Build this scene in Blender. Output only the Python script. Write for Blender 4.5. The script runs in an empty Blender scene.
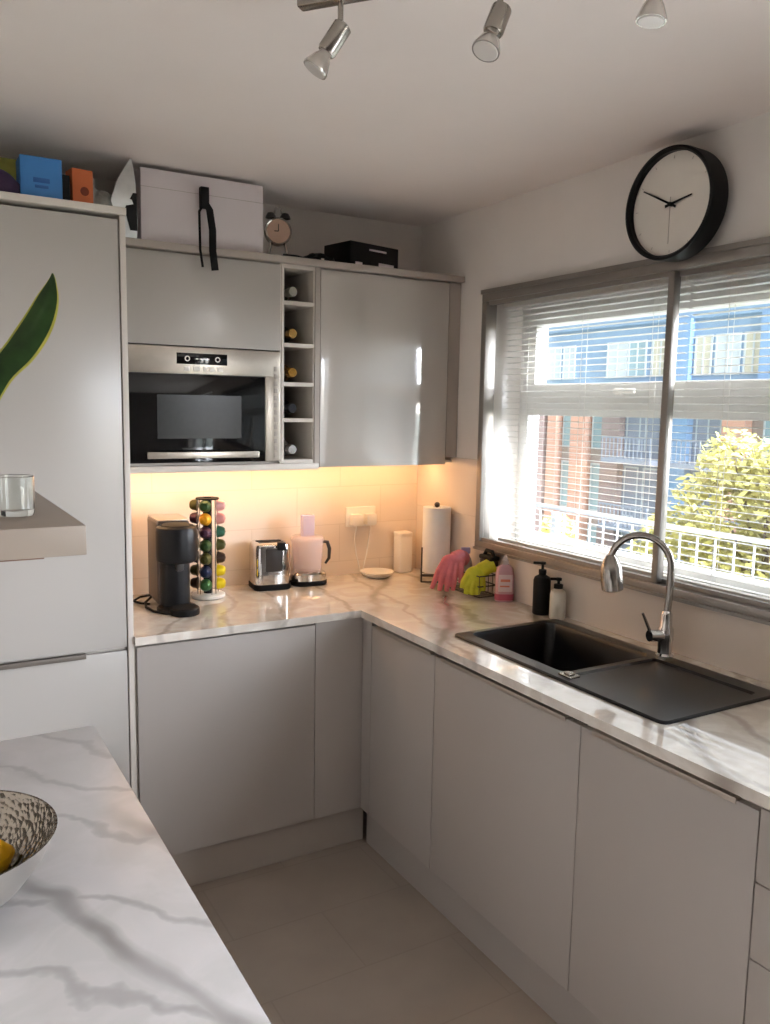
import bpy, bmesh, math, random
from mathutils import Vector, Matrix
random.seed(7)
PI = math.pi
scn = bpy.context.scene
COL = scn.collection

# ------------------------------------------------------------------ helpers
class MB:
    """collects shapes in one bmesh"""
    def __init__(s):
        s.bm = bmesh.new()
    def _join(s, t):
        me = bpy.data.meshes.new('tmp'); t.to_mesh(me); t.free()
        s.bm.from_mesh(me); bpy.data.meshes.remove(me)
    def box(s, x0, x1, y0, y1, z0, z1, bev=0.0, seg=2, mat=None):
        t = bmesh.new()
        bmesh.ops.create_cube(t, size=1.0)
        bmesh.ops.scale(t, vec=(abs(x1-x0), abs(y1-y0), abs(z1-z0)), verts=t.verts)
        if bev > 0:
            bmesh.ops.bevel(t, geom=list(t.edges), offset=bev, segments=seg, profile=0.6, affect='EDGES')
        bmesh.ops.translate(t, vec=((x0+x1)/2, (y0+y1)/2, (z0+z1)/2), verts=t.verts)
        if mat is not None: bmesh.ops.transform(t, matrix=mat, verts=t.verts)
        s._join(t); return s
    def rings(s, rings, cap0=True, cap1=True, closed=True):
        """loft a list of equal-length point rings"""
        bm = s.bm; vs = [[bm.verts.new(p) for p in r] for r in rings]
        n = len(rings[0])
        for a, b in zip(vs[:-1], vs[1:]):
            for i in range(n if closed else n-1):
                j = (i+1) % n
                bm.faces.new((a[i], a[j], b[j], b[i]))
        if cap0: bm.faces.new(list(reversed(vs[0])))
        if cap1: bm.faces.new(vs[-1])
        return s
    def lathe(s, prof, c=(0, 0, 0), ax='Z', n=32, cap0=True, cap1=True, mat=None):
        rs = []
        for r, h in prof:
            ring = []
            for i in range(n):
                a = 2*PI*i/n
                p = Vector((r*math.cos(a), r*math.sin(a), h))
                if ax == 'X': p = Vector((p.z, p.x, p.y))
                elif ax == 'Y': p = Vector((p.y, p.z, p.x))
                if mat is not None: p = mat @ p
                ring.append(p + Vector(c))
            rs.append(ring)
        return s.rings(rs, cap0, cap1)
    def cone(s, p0, p1, r0, r1=None, n=16):
        if r1 is None: r1 = r0
        return s.tube([p0, p1], [r0, r1], n)
    def tube(s, pts, rad, n=10, flat=1.0, up=None):
        pts = [Vector(p) for p in pts]
        if not isinstance(rad, (list, tuple)): rad = [rad]*len(pts)
        rs = []; u = None
        for i, p in enumerate(pts):
            a = pts[max(i-1, 0)]; b = pts[min(i+1, len(pts)-1)]
            d = (b-a).normalized()
            if u is None:
                u = Vector(up) if up is not None else (Vector((0, 0, 1)) if abs(d.z) < .9 else Vector((1, 0, 0)))
            u = (u - d*u.dot(d)).normalized(); w = d.cross(u)
            rs.append([p + (u*math.cos(2*PI*k/n)*flat + w*math.sin(2*PI*k/n))*rad[i] for k in range(n)])
        return s.rings(rs)
    def ball(s, c, r, sub=2, sc=(1, 1, 1), mat=None):
        t = bmesh.new()
        bmesh.ops.create_icosphere(t, subdivisions=sub, radius=r)
        bmesh.ops.scale(t, vec=sc, verts=t.verts)
        if mat is not None: bmesh.ops.transform(t, matrix=mat, verts=t.verts)
        bmesh.ops.translate(t, vec=c, verts=t.verts)
        s._join(t); return s
    def prism(s, poly, z0, z1):
        return s.rings([[(x, y, z0) for x, y in poly], [(x, y, z1) for x, y in poly]])
    def grid_solid(s, xs, ys, keep, z0, z1):
        """solid slab of the kept cells of a grid, walls only where a kept cell ends"""
        bm = s.bm; V = {}
        def v(i, j, k):
            if (i, j, k) not in V: V[i, j, k] = bm.verts.new((xs[i], ys[j], (z0, z1)[k]))
            return V[i, j, k]
        K = {(i, j) for i in range(len(xs)-1) for j in range(len(ys)-1) if keep(i, j)}
        for i, j in K:
            bm.faces.new((v(i, j, 1), v(i+1, j, 1), v(i+1, j+1, 1), v(i, j+1, 1)))
            bm.faces.new((v(i, j, 0), v(i, j+1, 0), v(i+1, j+1, 0), v(i+1, j, 0)))
            for di, dj, a, b in ((0, -1, (i, j), (i+1, j)), (1, 0, (i+1, j), (i+1, j+1)),
                                 (0, 1, (i+1, j+1), (i, j+1)), (-1, 0, (i, j+1), (i, j))):
                if (i+di, j+dj) not in K:
                    bm.faces.new((v(*a, 0), v(*b, 0), v(*b, 1), v(*a, 1)))
        return s

ORG = {}
def _finish(name, mb, mat, angle=38):
    bm = mb.bm
    bmesh.ops.recalc_face_normals(bm, faces=list(bm.faces))
    me = bpy.data.meshes.new(name); bm.to_mesh(me); bm.free()
    me.polygons.foreach_set('use_smooth', [True]*len(me.polygons))
    me.set_sharp_from_angle(angle=math.radians(angle))
    me.materials.append(mat); me.update()
    return me
def part(name, mb, mat, parent=None, world=False, angle=38, label=None):
    me = _finish(name, mb, mat, angle)
    o = bpy.data.objects.new(name, me); COL.objects.link(o)
    if parent is not None:
        o.parent = parent
        org = ORG.get(parent.name, Vector((0, 0, 0)))
        if world: me.transform(Matrix.Translation(-org))
        ORG[o.name] = org
    if label: o['label'] = label
    return o
def thing(name, label, cat, loc=(0, 0, 0), rotz=0.0, group=None):
    o = bpy.data.objects.new(name, None); COL.objects.link(o)
    o.empty_display_size = .05
    o.location = loc; o.rotation_euler = (0, 0, rotz)
    o['label'] = label; o['category'] = cat
    if group: o['group'] = group
    ORG[o.name] = Vector(loc)
    return o
def solo(name, mb, mat, label, cat, group=None, angle=38, loc=None, rotz=0, kind=None):
    me = _finish(name, mb, mat, angle)
    o = bpy.data.objects.new(name, me); COL.objects.link(o)
    if loc is not None: o.location = loc; o.rotation_euler = (0, 0, rotz)
    o['label'] = label; o['category'] = cat
    if group: o['group'] = group
    if kind: o['kind'] = kind
    return o
def struct(name, mb, mat, label=None, parent=None, angle=38):
    me = _finish(name, mb, mat, angle)
    o = bpy.data.objects.new(name, me); COL.objects.link(o)
    if parent is None:
        o['kind'] = 'structure'
        o['category'] = name.split('_')[0]
        if label: o['label'] = label
    else: o.parent = parent
    return o

# ------------------------------------------------------------------ materials
def srgb(h):
    if isinstance(h, str):
        h = h.lstrip('#'); c = [int(h[i:i+2], 16)/255 for i in (0, 2, 4)]
    else: c = list(h)
    return tuple(x/12.92 if x <= .04045 else ((x+.055)/1.055)**2.4 for x in c) + (1.0,)
def mat(name, col, rough=.5, metal=0.0, spec=.5, coat=0.0, trans=0.0, ior=1.45, noise=0.0, nscale=20, bump=0.0, bscale=60, emit=None, estr=0.0):
    m = bpy.data.materials.new(name); m.use_nodes = True
    nt = m.node_tree; b = nt.nodes['Principled BSDF']
    c = srgb(col)
    b.inputs['Base Color'].default_value = c
    b.inputs['Roughness'].default_value = rough
    b.inputs['Metallic'].default_value = metal
    b.inputs['Specular IOR Level'].default_value = spec
    b.inputs['Coat Weight'].default_value = coat
    b.inputs['Coat Roughness'].default_value = .06
    b.inputs['Transmission Weight'].default_value = trans
    b.inputs['IOR'].default_value = ior
    tc = nt.nodes.new('ShaderNodeTexCoord')
    if noise > 0:
        n = nt.nodes.new('ShaderNodeTexNoise'); n.inputs['Scale'].default_value = nscale; n.inputs['Detail'].default_value = 4
        nt.links.new(tc.outputs['Object'], n.inputs['Vector'])
        r = nt.nodes.new('ShaderNodeValToRGB')
        r.color_ramp.elements[0].color = tuple(max(0, x*(1-noise)) for x in c[:3]) + (1,)
        r.color_ramp.elements[1].color = tuple(min(1, x*(1+noise)) for x in c[:3]) + (1,)
        r.color_ramp.elements[0].position = .3; r.color_ramp.elements[1].position = .7
        nt.links.new(n.outputs['Fac'], r.inputs['Fac']); nt.links.new(r.outputs['Color'], b.inputs['Base Color'])
    if bump > 0:
        n2 = nt.nodes.new('ShaderNodeTexNoise'); n2.inputs['Scale'].default_value = bscale; n2.inputs['Detail'].default_value = 3
        nt.links.new(tc.outputs['Object'], n2.inputs['Vector'])
        bp = nt.nodes.new('ShaderNodeBump'); bp.inputs['Strength'].default_value = bump; bp.inputs['Distance'].default_value = .004
        nt.links.new(n2.outputs['Fac'], bp.inputs['Height']); nt.links.new(bp.outputs['Normal'], b.inputs['Normal'])
    if emit is not None:
        b.inputs['Emission Color'].default_value = srgb(emit); b.inputs['Emission Strength'].default_value = estr
    return m
def thin_glass(name, tint=(1, 1, 1, 1), refl=.07, rough=0.0):
    m = bpy.data.materials.new(name); m.use_nodes = True
    nt = m.node_tree; nt.nodes.clear()
    o = nt.nodes.new('ShaderNodeOutputMaterial'); mx = nt.nodes.new('ShaderNodeMixShader')
    t = nt.nodes.new('ShaderNodeBsdfTransparent'); g = nt.nodes.new('ShaderNodeBsdfGlossy')
    t.inputs['Color'].default_value = tint; g.inputs['Roughness'].default_value = rough
    lw = nt.nodes.new('ShaderNodeLayerWeight'); lw.inputs['Blend'].default_value = .5
    pw = nt.nodes.new('ShaderNodeMath'); pw.operation = 'POWER'; pw.inputs[1].default_value = 4.0
    nt.links.new(lw.outputs['Facing'], pw.inputs[0])
    ma = nt.nodes.new('ShaderNodeMath'); ma.operation = 'MULTIPLY_ADD'; ma.inputs[1].default_value = .6; ma.inputs[2].default_value = refl*.4
    nt.links.new(pw.outputs[0], ma.inputs[0]); nt.links.new(ma.outputs[0], mx.inputs['Fac'])
    nt.links.new(t.outputs['BSDF'], mx.inputs[1]); nt.links.new(g.outputs['BSDF'], mx.inputs[2])
    nt.links.new(mx.outputs['Shader'], o.inputs['Surface'])
    return m
def marble(name, base, vein, fine, angle, scale, rough=.06, amount=1.0, seed=0.0):
    m = bpy.data.materials.new(name); m.use_nodes = True
    nt = m.node_tree; b = nt.nodes['Principled BSDF']; L = nt.links; N = nt.nodes.new
    tc = N('ShaderNodeTexCoord'); mp = N('ShaderNodeMapping')
    mp.inputs['Rotation'].default_value = (0, 0, angle); mp.inputs['Location'].default_value = (seed, seed*.7, seed*.3)
    L.new(tc.outputs['Object'], mp.inputs['Vector'])
    w = N('ShaderNodeTexWave'); w.wave_type = 'BANDS'; w.bands_direction = 'X'
    w.inputs['Scale'].default_value = scale; w.inputs['Distortion'].default_value = 3.6
    w.inputs['Detail'].default_value = 4; w.inputs['Detail Scale'].default_value = 1.1; w.inputs['Detail Roughness'].default_value = .6
    L.new(mp.outputs['Vector'], w.inputs['Vector'])
    r = N('ShaderNodeValToRGB'); e = r.color_ramp.elements
    e[0].position = .0; e[0].color = (1, 1, 1, 1); e[1].position = .12; e[1].color = (0, 0, 0, 1)
    e2 = e.new(.04); e2.color = (.45, .45, .45, 1)
    L.new(w.outputs['Fac'], r.inputs['Fac'])
    n = N('ShaderNodeTexNoise'); n.inputs['Scale'].default_value = 2.6; n.inputs['Detail'].default_value = 3
    L.new(mp.outputs['Vector'], n.inputs['Vector'])
    rm = N('ShaderNodeValToRGB'); rm.color_ramp.elements[0].position = .36; rm.color_ramp.elements[1].position = .66
    L.new(n.outputs['Fac'], rm.inputs['Fac'])
    mul = N('ShaderNodeMath'); mul.operation = 'MULTIPLY'
    L.new(r.outputs['Color'], mul.inputs[0]); L.new(rm.outputs['Color'], mul.inputs[1])
    mp2 = N('ShaderNodeMapping'); mp2.inputs['Rotation'].default_value = (0, 0, angle-.38); mp2.inputs['Location'].default_value = (seed*1.7, .2, .1)
    L.new(tc.outputs['Object'], mp2.inputs['Vector'])
    w2_ = N('ShaderNodeTexWave'); w2_.wave_type = 'BANDS'; w2_.bands_direction = 'X'
    w2_.inputs['Scale'].default_value = scale*1.35; w2_.inputs['Distortion'].default_value = 6
    w2_.inputs['Detail'].default_value = 5; w2_.inputs['Detail Scale'].default_value = 1.6
    L.new(mp2.outputs['Vector'], w2_.inputs['Vector'])
    rb_ = N('ShaderNodeValToRGB'); rb_.color_ramp.elements[0].color = (.55, .55, .55, 1); rb_.color_ramp.elements[1].position = .05; rb_.color_ramp.elements[1].color = (0, 0, 0, 1)
    L.new(w2_.outputs['Fac'], rb_.inputs['Fac'])
    mxv = N('ShaderNodeMath'); mxv.operation = 'MAXIMUM'
    L.new(mul.outputs[0], mxv.inputs[0]); L.new(rb_.outputs['Color'], mxv.inputs[1])
    mul2 = N('ShaderNodeMath'); mul2.operation = 'MULTIPLY'; mul2.inputs[1].default_value = amount; mul2.use_clamp = True
    L.new(mxv.outputs[0], mul2.inputs[0])
    n3 = N('ShaderNodeTexNoise'); n3.inputs['Scale'].default_value = 9; n3.inputs['Detail'].default_value = 6; n3.inputs['Distortion'].default_value = 1.2
    L.new(mp.outputs['Vector'], n3.inputs['Vector'])
    r3 = N('ShaderNodeValToRGB'); r3.color_ramp.elements[0].position = .42; r3.color_ramp.elements[0].color = srgb(fine)
    r3.color_ramp.elements[1].position = .62; r3.color_ramp.elements[1].color = srgb(base)
    L.new(n3.outputs['Fac'], r3.inputs['Fac'])
    mx = N('ShaderNodeMix'); mx.data_type = 'RGBA'
    L.new(mul2.outputs[0], mx.inputs[0]); L.new(r3.outputs['Color'], mx.inputs[6]); mx.inputs[7].default_value = srgb(vein)
    L.new(mx.outputs[2], b.inputs['Base Color']); b.inputs['Roughness'].default_value = rough
    return m
def tiles(name, c1, c2, grout, w, h, rot=None, mortar=.004, off=.5, rough=.3, bump=.2, noise=.0):
    m = bpy.data.materials.new(name); m.use_nodes = True
    nt = m.node_tree; b = nt.nodes['Principled BSDF']; L = nt.links; N = nt.nodes.new
    tc = N('ShaderNodeTexCoord'); mp = N('ShaderNodeMapping')
    if rot: mp.inputs['Rotation'].default_value = rot
    L.new(tc.outputs['Object'], mp.inputs['Vector'])
    br = N('ShaderNodeTexBrick'); br.offset = off
    br.inputs['Scale'].default_value = 1; br.inputs['Brick Width'].default_value = w; br.inputs['Row Height'].default_value = h
    br.inputs['Mortar Size'].default_value = mortar; br.inputs['Mortar Smooth'].default_value = .3
    br.inputs['Color1'].default_value = srgb(c1); br.inputs['Color2'].default_value = srgb(c2); br.inputs['Mortar'].default_value = srgb(grout)
    L.new(mp.outputs['Vector'], br.inputs['Vector'])
    src = br.outputs['Color']
    if noise:
        n = N('ShaderNodeTexNoise'); n.inputs['Scale'].default_value = 5; n.inputs['Detail'].default_value = 7
        L.new(tc.outputs['Object'], n.inputs['Vector'])
        mx = N('ShaderNodeMix'); mx.data_type = 'RGBA'; mx.blend_type = 'MULTIPLY'; mx.inputs[0].default_value = 1
        rr = N('ShaderNodeValToRGB'); rr.color_ramp.elements[0].color = (1-noise,)*3+(1,); rr.color_ramp.elements[0].position = .3; rr.color_ramp.elements[1].position = .7
        L.new(n.outputs['Fac'], rr.inputs['Fac'])
        L.new(src, mx.inputs[6]); L.new(rr.outputs['Color'], mx.inputs[7]); src = mx.outputs[2]
    L.new(src, b.inputs['Base Color']); b.inputs['Roughness'].default_value = rough
    bp = N('ShaderNodeBump'); bp.inputs['Strength'].default_value = bump; bp.inputs['Distance'].default_value = .002; bp.invert = True
    L.new(br.outputs['Fac'], bp.inputs['Height']); L.new(bp.outputs['Normal'], b.inputs['Normal'])
    return m

M = {}
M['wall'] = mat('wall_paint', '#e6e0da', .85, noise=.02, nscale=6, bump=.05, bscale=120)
M['wall_dark'] = mat('bounce_cut_paint', '#6b635d', .85, noise=.02, nscale=6)  # for the unseen walls, darkened to cut bounced light
M['ceil'] = mat('ceiling_paint', '#ebe3de', .9, noise=.015, nscale=4)
M['gloss'] = mat('gloss_grey_door', '#b8b2aa', .07, spec=.5, noise=.008, nscale=3)
M['semi'] = mat('semi_gloss_grey_door', '#b2ada7', .24, spec=.5, noise=.008, nscale=3)
M['satin'] = mat('satin_grey_door', '#aaa39d', .32, spec=.4, noise=.01, nscale=3)
M['panel'] = mat('grey_end_panel', '#aaa198', .35, noise=.01, nscale=3)
M['carcass'] = mat('pale_carcass', '#cfc8bf', .4, noise=.01, nscale=4)
M['dark_gap'] = mat('dark_recess', '#2b2826', .7, noise=.05)
M['trimmetal'] = mat('pull_metal', '#b5a99c', .3, metal=.7, noise=.03)
M['pullshadow'] = mat('pull_shadow', '#6b635b', .4, metal=.3, noise=.03)  # pull colour darkened to stand for its shadow line
M['steel'] = mat('brushed_steel', '#b9b0a4', .28, metal=.85, noise=.05, nscale=30)
M['chrome'] = mat('chrome', '#d8d6d4', .08, metal=1.0, noise=.01)
M['nickel'] = mat('satin_nickel', '#a29c95', .24, metal=1.0, noise=.04)
M['alu'] = mat('grey_aluminium', '#9a948e', .38, metal=.75, noise=.04, nscale=15)
M['upvc'] = mat('white_plastic_window', '#d6d4d0', .3, noise=.01)
M['slat'] = mat('blind_slat_white', '#cfcbc3', .45, noise=.01)
M['blackglass'] = mat('black_glass', '#0a0a0b', .05, spec=.6, noise=.01)
M['screen'] = mat('oven_window_mesh', '#1d1d1b', .2, spec=.25, noise=.1, nscale=80)
M['rimblack'] = mat('black_clock_rim', '#0c0c0e', .45, spec=.25, noise=.05)
M['black'] = mat('black_plastic', '#0c0b0d', .4, spec=.3, noise=.1, nscale=30)
M['blackmat'] = mat('black_matte', '#0b0b0c', .6, spec=.3, noise=.1, nscale=30)
M['darkgrey'] = mat('dark_grey_plastic', '#3b3735', .3, noise=.06, nscale=30)
M['brownblack'] = mat('machine_side_plastic', '#4c423c', .35, noise=.06, nscale=30)
M['granite'] = mat('black_granite', '#121114', .30, spec=.5, noise=.35, nscale=300, bump=.03, bscale=300)
M['white'] = mat('white_plastic', '#e9e4dc', .35, noise=.01)
M['paper'] = mat('white_paper', '#eceae6', .9, noise=.015, bump=.2, bscale=90)
M['card'] = mat('white_card', '#d7cfd0', .7, noise=.015, nscale=5)
M['glass'] = thin_glass('window_glass')
M['tumbler'] = mat('clear_glass', '#f4f6f4', .02, trans=1.0, ior=1.45, noise=.005)
M['bench'] = mat('shelf_board', '#877a6e', .4, noise=.04, nscale=10)
M['benchdark'] = mat('shelf_edge_brown', '#6d4f3f', .5, noise=.1, nscale=10)
M['tile_back'] = tiles('cream_tiles_back', '#e6d9cb', '#e4d6c8', '#dccebf', .40, .162, rot=(PI/2, 0, 0), mortar=.0025, rough=.25)
M['tile_side'] = tiles('cream_tiles_side', '#e2d5c8', '#e0d3c6', '#d9ccbe', .40, .162, rot=(PI/2, 0, PI/2), mortar=.0025, rough=.25)
M['floor'] = tiles('floor_vinyl', '#a99d92', '#a79b90', '#a0958a', .60, .30, mortar=.003, off=.5, rough=.45, bump=.1, noise=.12)
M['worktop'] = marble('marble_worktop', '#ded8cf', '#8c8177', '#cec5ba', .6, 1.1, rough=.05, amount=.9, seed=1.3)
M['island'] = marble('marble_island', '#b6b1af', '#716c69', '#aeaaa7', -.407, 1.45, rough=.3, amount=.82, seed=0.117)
_b = M['worktop'].node_tree.nodes['Principled BSDF']
_b.inputs['Specular IOR Level'].default_value = .9; _b.inputs['Coat Weight'].default_value = .6; _b.inputs['Coat Roughness'].default_value = .02
_g = M['gloss'].node_tree.nodes['Principled BSDF']
_g.inputs['IOR'].default_value = 1.9; _g.inputs['Coat Weight'].default_value = 1.0; _g.inputs['Coat Roughness'].default_value = .03
M['led'] = mat('warm_led', '#ffd9a0', .5, emit=(1.0, .79, .56), estr=40.0)

# ------------------------------------------------------------------ camera
def setup_camera():
    cx, cy, cz, yaw, pitch, roll, f = -2.0078, -3.1591, 1.6321, .5287, -.1250, .0178, 827.25
    cyw, syw = math.cos(yaw), math.sin(yaw)
    fw = Vector((syw*math.cos(pitch), cyw*math.cos(pitch), math.sin(pitch)))
    r = Vector((cyw, -syw, 0)); u = r.cross(fw)
    R = math.cos(roll)*r + math.sin(roll)*u; U = -math.sin(roll)*r + math.cos(roll)*u
    cam = bpy.data.cameras.new('camera'); o = bpy.data.objects.new('camera', cam); COL.objects.link(o)
    m = Matrix((R, U, -fw)).transposed().to_4x4(); m.translation = Vector((cx, cy, cz))
    o.matrix_world = m
    cam.sensor_fit = 'HORIZONTAL'; cam.sensor_width = 36.0; cam.lens = f/770*36.0
    cam.clip_start = .02; cam.clip_end = 300
    scn.camera = o
setup_camera()
VX = (.863, -.505)                       # picture-right direction on plan
FACE = math.atan2(-.505, .863)           # things turned square to the viewer

# ------------------------------------------------------------------ room shell
CH = 2.42
XL, YF = -4.6, -4.9
TB = -.022      # face of the tiles on the back wall
TR = -.010      # face of the tiles on the window wall
WY0, WY1, WZ0, WZ1 = -.505, -2.46, 1.088, 2.062   # window opening

struct('floor', MB().box(XL-.2, .25, YF-.2, .2, -.1, 0), M['floor'], 'brown grey kitchen floor between the cabinets')
struct('ceiling', MB().box(XL-.2, .25, YF-.2, .2, CH, CH+.1), M['ceil'], 'plain painted ceiling of the kitchen')
struct('wall_back', MB().box(XL-.2, .25, 0, .2, 0, CH), M['wall'], 'painted back wall behind the wall cabinets')
wr = MB()
DY0, DY1, DTOP = -3.0, -4.75, 2.2       # unseen balcony door, added along the same wall to bring in side light
wr.box(0, .25, WY0, .0, 0, CH).box(0, .25, WY1, WY0, 0, WZ0).box(0, .25, WY1, WY0, WZ1, CH).box(0, .25, DY0, WY1, 0, CH).box(0, .25, DY1, DY0, DTOP, CH).box(0, .25, YF-.2, DY1, 0, CH)
struct('wall_right', wr, M['wall'], 'painted wall around the kitchen window')
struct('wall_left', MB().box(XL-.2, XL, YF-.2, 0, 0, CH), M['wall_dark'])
struct('wall_left_return', MB().box(-2.32, -2.22, -2.3, 0, 0, CH), M['wall'])
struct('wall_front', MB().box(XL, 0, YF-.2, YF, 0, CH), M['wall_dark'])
df = MB()
for a, b in ((DY1, (DY0+DY1)/2), ((DY0+DY1)/2, DY0)):
    df.box(.12, .18, a, a+.06, .02, DTOP).box(.12, .18, b-.06, b, .02, DTOP)
    df.box(.12, .18, a+.06, b-.06, .02, .09).box(.12, .18, a+.06, b-.06, DTOP-.07, DTOP)
d1 = struct('door_added', df, M['upvc'])
struct('door_glass', MB().box(.148, .152, DY1+.06, DY0-.06, .09, DTOP-.07), M['glass'], parent=d1)

struct('trim_1', MB().box(-1.4105, TR, TB, -.003, .9105, 1.385), M['tile_back'], 'cream tiled splashback on the back wall')
ts = MB()
ts.box(TR, -.001, WY0+.035, TB, .9105, 1.432)
ts.box(TR, -.001, -2.9, WY0+.035, .9105, 1.075)
struct('trim_2', ts, M['tile_side'], 'cream tiles below and beside the window')

# ------------------------------------------------------------------ window
FY0, FY1 = -.483, -2.52   # outer limits of the grey inner frame
wn = MB()
wn.box(-.022, .03, FY1, FY0, 2.05, 2.092, .003).box(-.022, .03, FY1, FY0, 1.078, 1.108, .003)
wn.box(-.022, .03, FY0-.030, FY0, 1.108, 2.05, .003).box(-.022, .03, FY1, FY1+.03, 1.108, 2.05, .003)
wn.box(-.030, -.022, FY1, FY0, 2.078, 2.094).box(-.030, -.022, FY1, FY0, 1.074, 1.084)
w1 = struct('window_1', wn, M['alu'], 'grey aluminium sliding window frame on the inside of the window wall')
mu = MB(); mu.box(-.014, .008, -1.417, -1.393, 1.108, 2.05, .002).box(.008, .022, -1.410, -1.384, 1.108, 2.05, .002)
struct('window_mullion', mu, M['alu'], parent=w1)
struct('window_frame', MB().box(-.012, .006, -1.393, FY0-.03, 2.035, 2.05).box(-.012, .006, -1.393, FY0-.03, 1.108, 1.122)
       .box(.008, .022, FY1+.03, -1.41, 2.035, 2.05).box(.008, .022, FY1+.03, -1.41, 1.108, 1.122), M['alu'], parent=w1)
struct('window_pane', MB().box(-.004, -.001, -1.393, FY0-.03, 1.122, 2.035), M['glass'], parent=w1)
struct('window_pane', MB().box(.013, .016, FY1+.03, -1.41, 1.122, 2.035), M['glass'], parent=w1)
# outer white window with top-hung vents above a transom
ox0, ox1 = .165, .225
wo = MB()
wo.box(ox0, ox1, WY1, WY0, 2.0, WZ1, .004).box(ox0, ox1, WY1, WY0, WZ0, 1.135, .004)
wo.box(ox0, ox1, WY0-.055, WY0, 1.135, 2.0, .004).box(ox0, ox1, WY1, WY1+.055, 1.135, 2.0, .004)
wo.box(ox0, ox1, WY1+.055, WY0-.055, 1.615, 1.675, .004)
wo.box(ox0, ox1, -2.03, -1.97, 1.135, 1.615, .004)
w2 = struct('window_2', wo, M['upvc'], 'white plastic outer window with opening vent above the transom')
for a, b in ((-1.97, WY0-.055),):
    sm = MB(); X0, X1 = ox0-.022, ox1-.02
    sm.box(X0, X1, WY1+.06, b+.012, 1.66, 1.735, .006).box(X0, X1, WY1+.06, b+.012, 1.955, 2.012, .006)
    sm.box(X0, X1, b-.06, b+.012, 1.735, 1.955, .006).box(X0, X1, WY1+.06, WY1+.13, 1.735, 1.955, .006)
    struct('window_sash', sm, M['upvc'], parent=w2)
hd = MB(); hd.box(.125, .143, -1.09, -1.06, 1.69, 1.715, .004).box(.112, .127, -1.16, -1.065, 1.696, 1.712, .005)
struct('window_handle', hd, M['white'], parent=w2)
struct('window_pane', MB().box(.19, .194, WY1+.055, WY0-.055, 1.135, 1.615), M['glass'], parent=w2)
struct('window_pane', MB().box(.19, .194, WY1+.12, WY0-.11, 1.735, 1.955), M['glass'], parent=w2)
struct('trim_3', MB().box(.031, .165, WY1, WY0, WZ0-.0, WZ0+.012), M['upvc'], 'white sill board inside the window reveal')

# venetian blinds
def blind(y0, y1, label):
    t = thing('venetian_blind', label, 'blind', (.075, (y0+y1)/2, 1.10), group='venetian blinds in the window')
    part('headrail', MB().box(.058, .098, y1, y0, 2.03, 2.058, .003), M['slat'], t, world=True)
    s = MB(); z = 1.128; tilt = math.radians(-3)
    while z < 2.022:
        sec = []
        for k in range(5):
            u = (k/4-.5)*.025
            h = .0016*(1-(2*u/.025)**2)
            sec.append((u*math.cos(tilt)-h*math.sin(tilt), u*math.sin(tilt)+h*math.cos(tilt)))
        rA = [(.078+a, y0-.004, z+b) for a, b in sec] + [(.078+a, y0-.004, z+b-.0006) for a, b in reversed(sec)]
        rB = [(.078+a, y1+.004, z+b) for a, b in sec] + [(.078+a, y1+.004, z+b-.0006) for a, b in reversed(sec)]
        s.rings([rA, rB]); z += .0222
    part('slats', s, M['slat'], t, world=True)
    part('bottom_rail', MB().box(.066, .09, y1+.003, y0-.003, 1.103, 1.118, .003), M['slat'], t, world=True)
    m = 3
    for i in range(m):
        y = y0 + (y1-y0)*(.14+.36*i)
        c = MB()
        for dx in (-.0125, .0125): c.box(.078+dx-.0006, .078+dx+.0006, y-.0006, y+.0006, 1.118, 2.03)
        part('ladder_cord', c, M['slat'], t, world=True)
blind(-.516, -1.395, 'white venetian blind with open slats, left of the window mullion by the corner')
blind(-1.405, -2.45, 'white venetian blind with open slats, right of the window mullion behind the tap')

# ------------------------------------------------------------------ outside
M['brick_o'] = tiles('orange_brick', '#c79a85', '#bf907a', '#c9b3a5', .30, .10, rot=(PI/2, 0, PI/2), mortar=.012, rough=.9)  # haze is mixed into the pale building colours here
M['brick_r'] = tiles('red_brown_brick', '#93827d', '#8a7975', '#a09289', .30, .10, rot=(PI/2, 0, PI/2), mortar=.012, rough=.9)
M['brick_p'] = tiles('pink_brick', '#ab9590', '#a58d87', '#b3a59e', .30, .10, rot=(PI/2, 0, PI/2), mortar=.012, rough=.9)
M['clad'] = mat('blue_grey_cladding', '#7f97ad', .5, noise=.06, nscale=.6)
M['clad2'] = mat('blue_column', '#7c98b5', .5, noise=.05, nscale=.6)
M['greyclad'] = mat('grey_cladding', '#858c97', .6, noise=.08, nscale=.6)
M['ext_glass'] = mat('reflecting_window', '#8fa6ab', .1, noise=.15, nscale=.5)
M['ext_frame'] = mat('pale_window_frame', '#b9c0c2', .4, noise=.02)
M['ext_warm'] = mat('window_with_cream_curtain', '#bfb9a3', .3, noise=.1, nscale=.6)
M['ext_dark'] = mat('dark_balcony_recess', '#596372', .5, noise=.1, nscale=.5)
M['leaf1'] = mat('yellow_green_leaves', '#b0a85c', .6, noise=.4, nscale=2.2)
M['leaf2'] = mat('yellow_leaves', '#bdb95e', .6, noise=.3, nscale=1.2)
M['bark'] = mat('bark', '#6b5a48', .9, noise=.2)
M['concrete'] = mat('balcony_concrete', '#7f868b', .8, noise=.06, nscale=6)
M['ground'] = mat('ground_outside', '#8f9488', .95, noise=.15, nscale=.3)
M['rail'] = mat('pale_rail_paint', '#a9adaf', .4, noise=.02)

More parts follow.
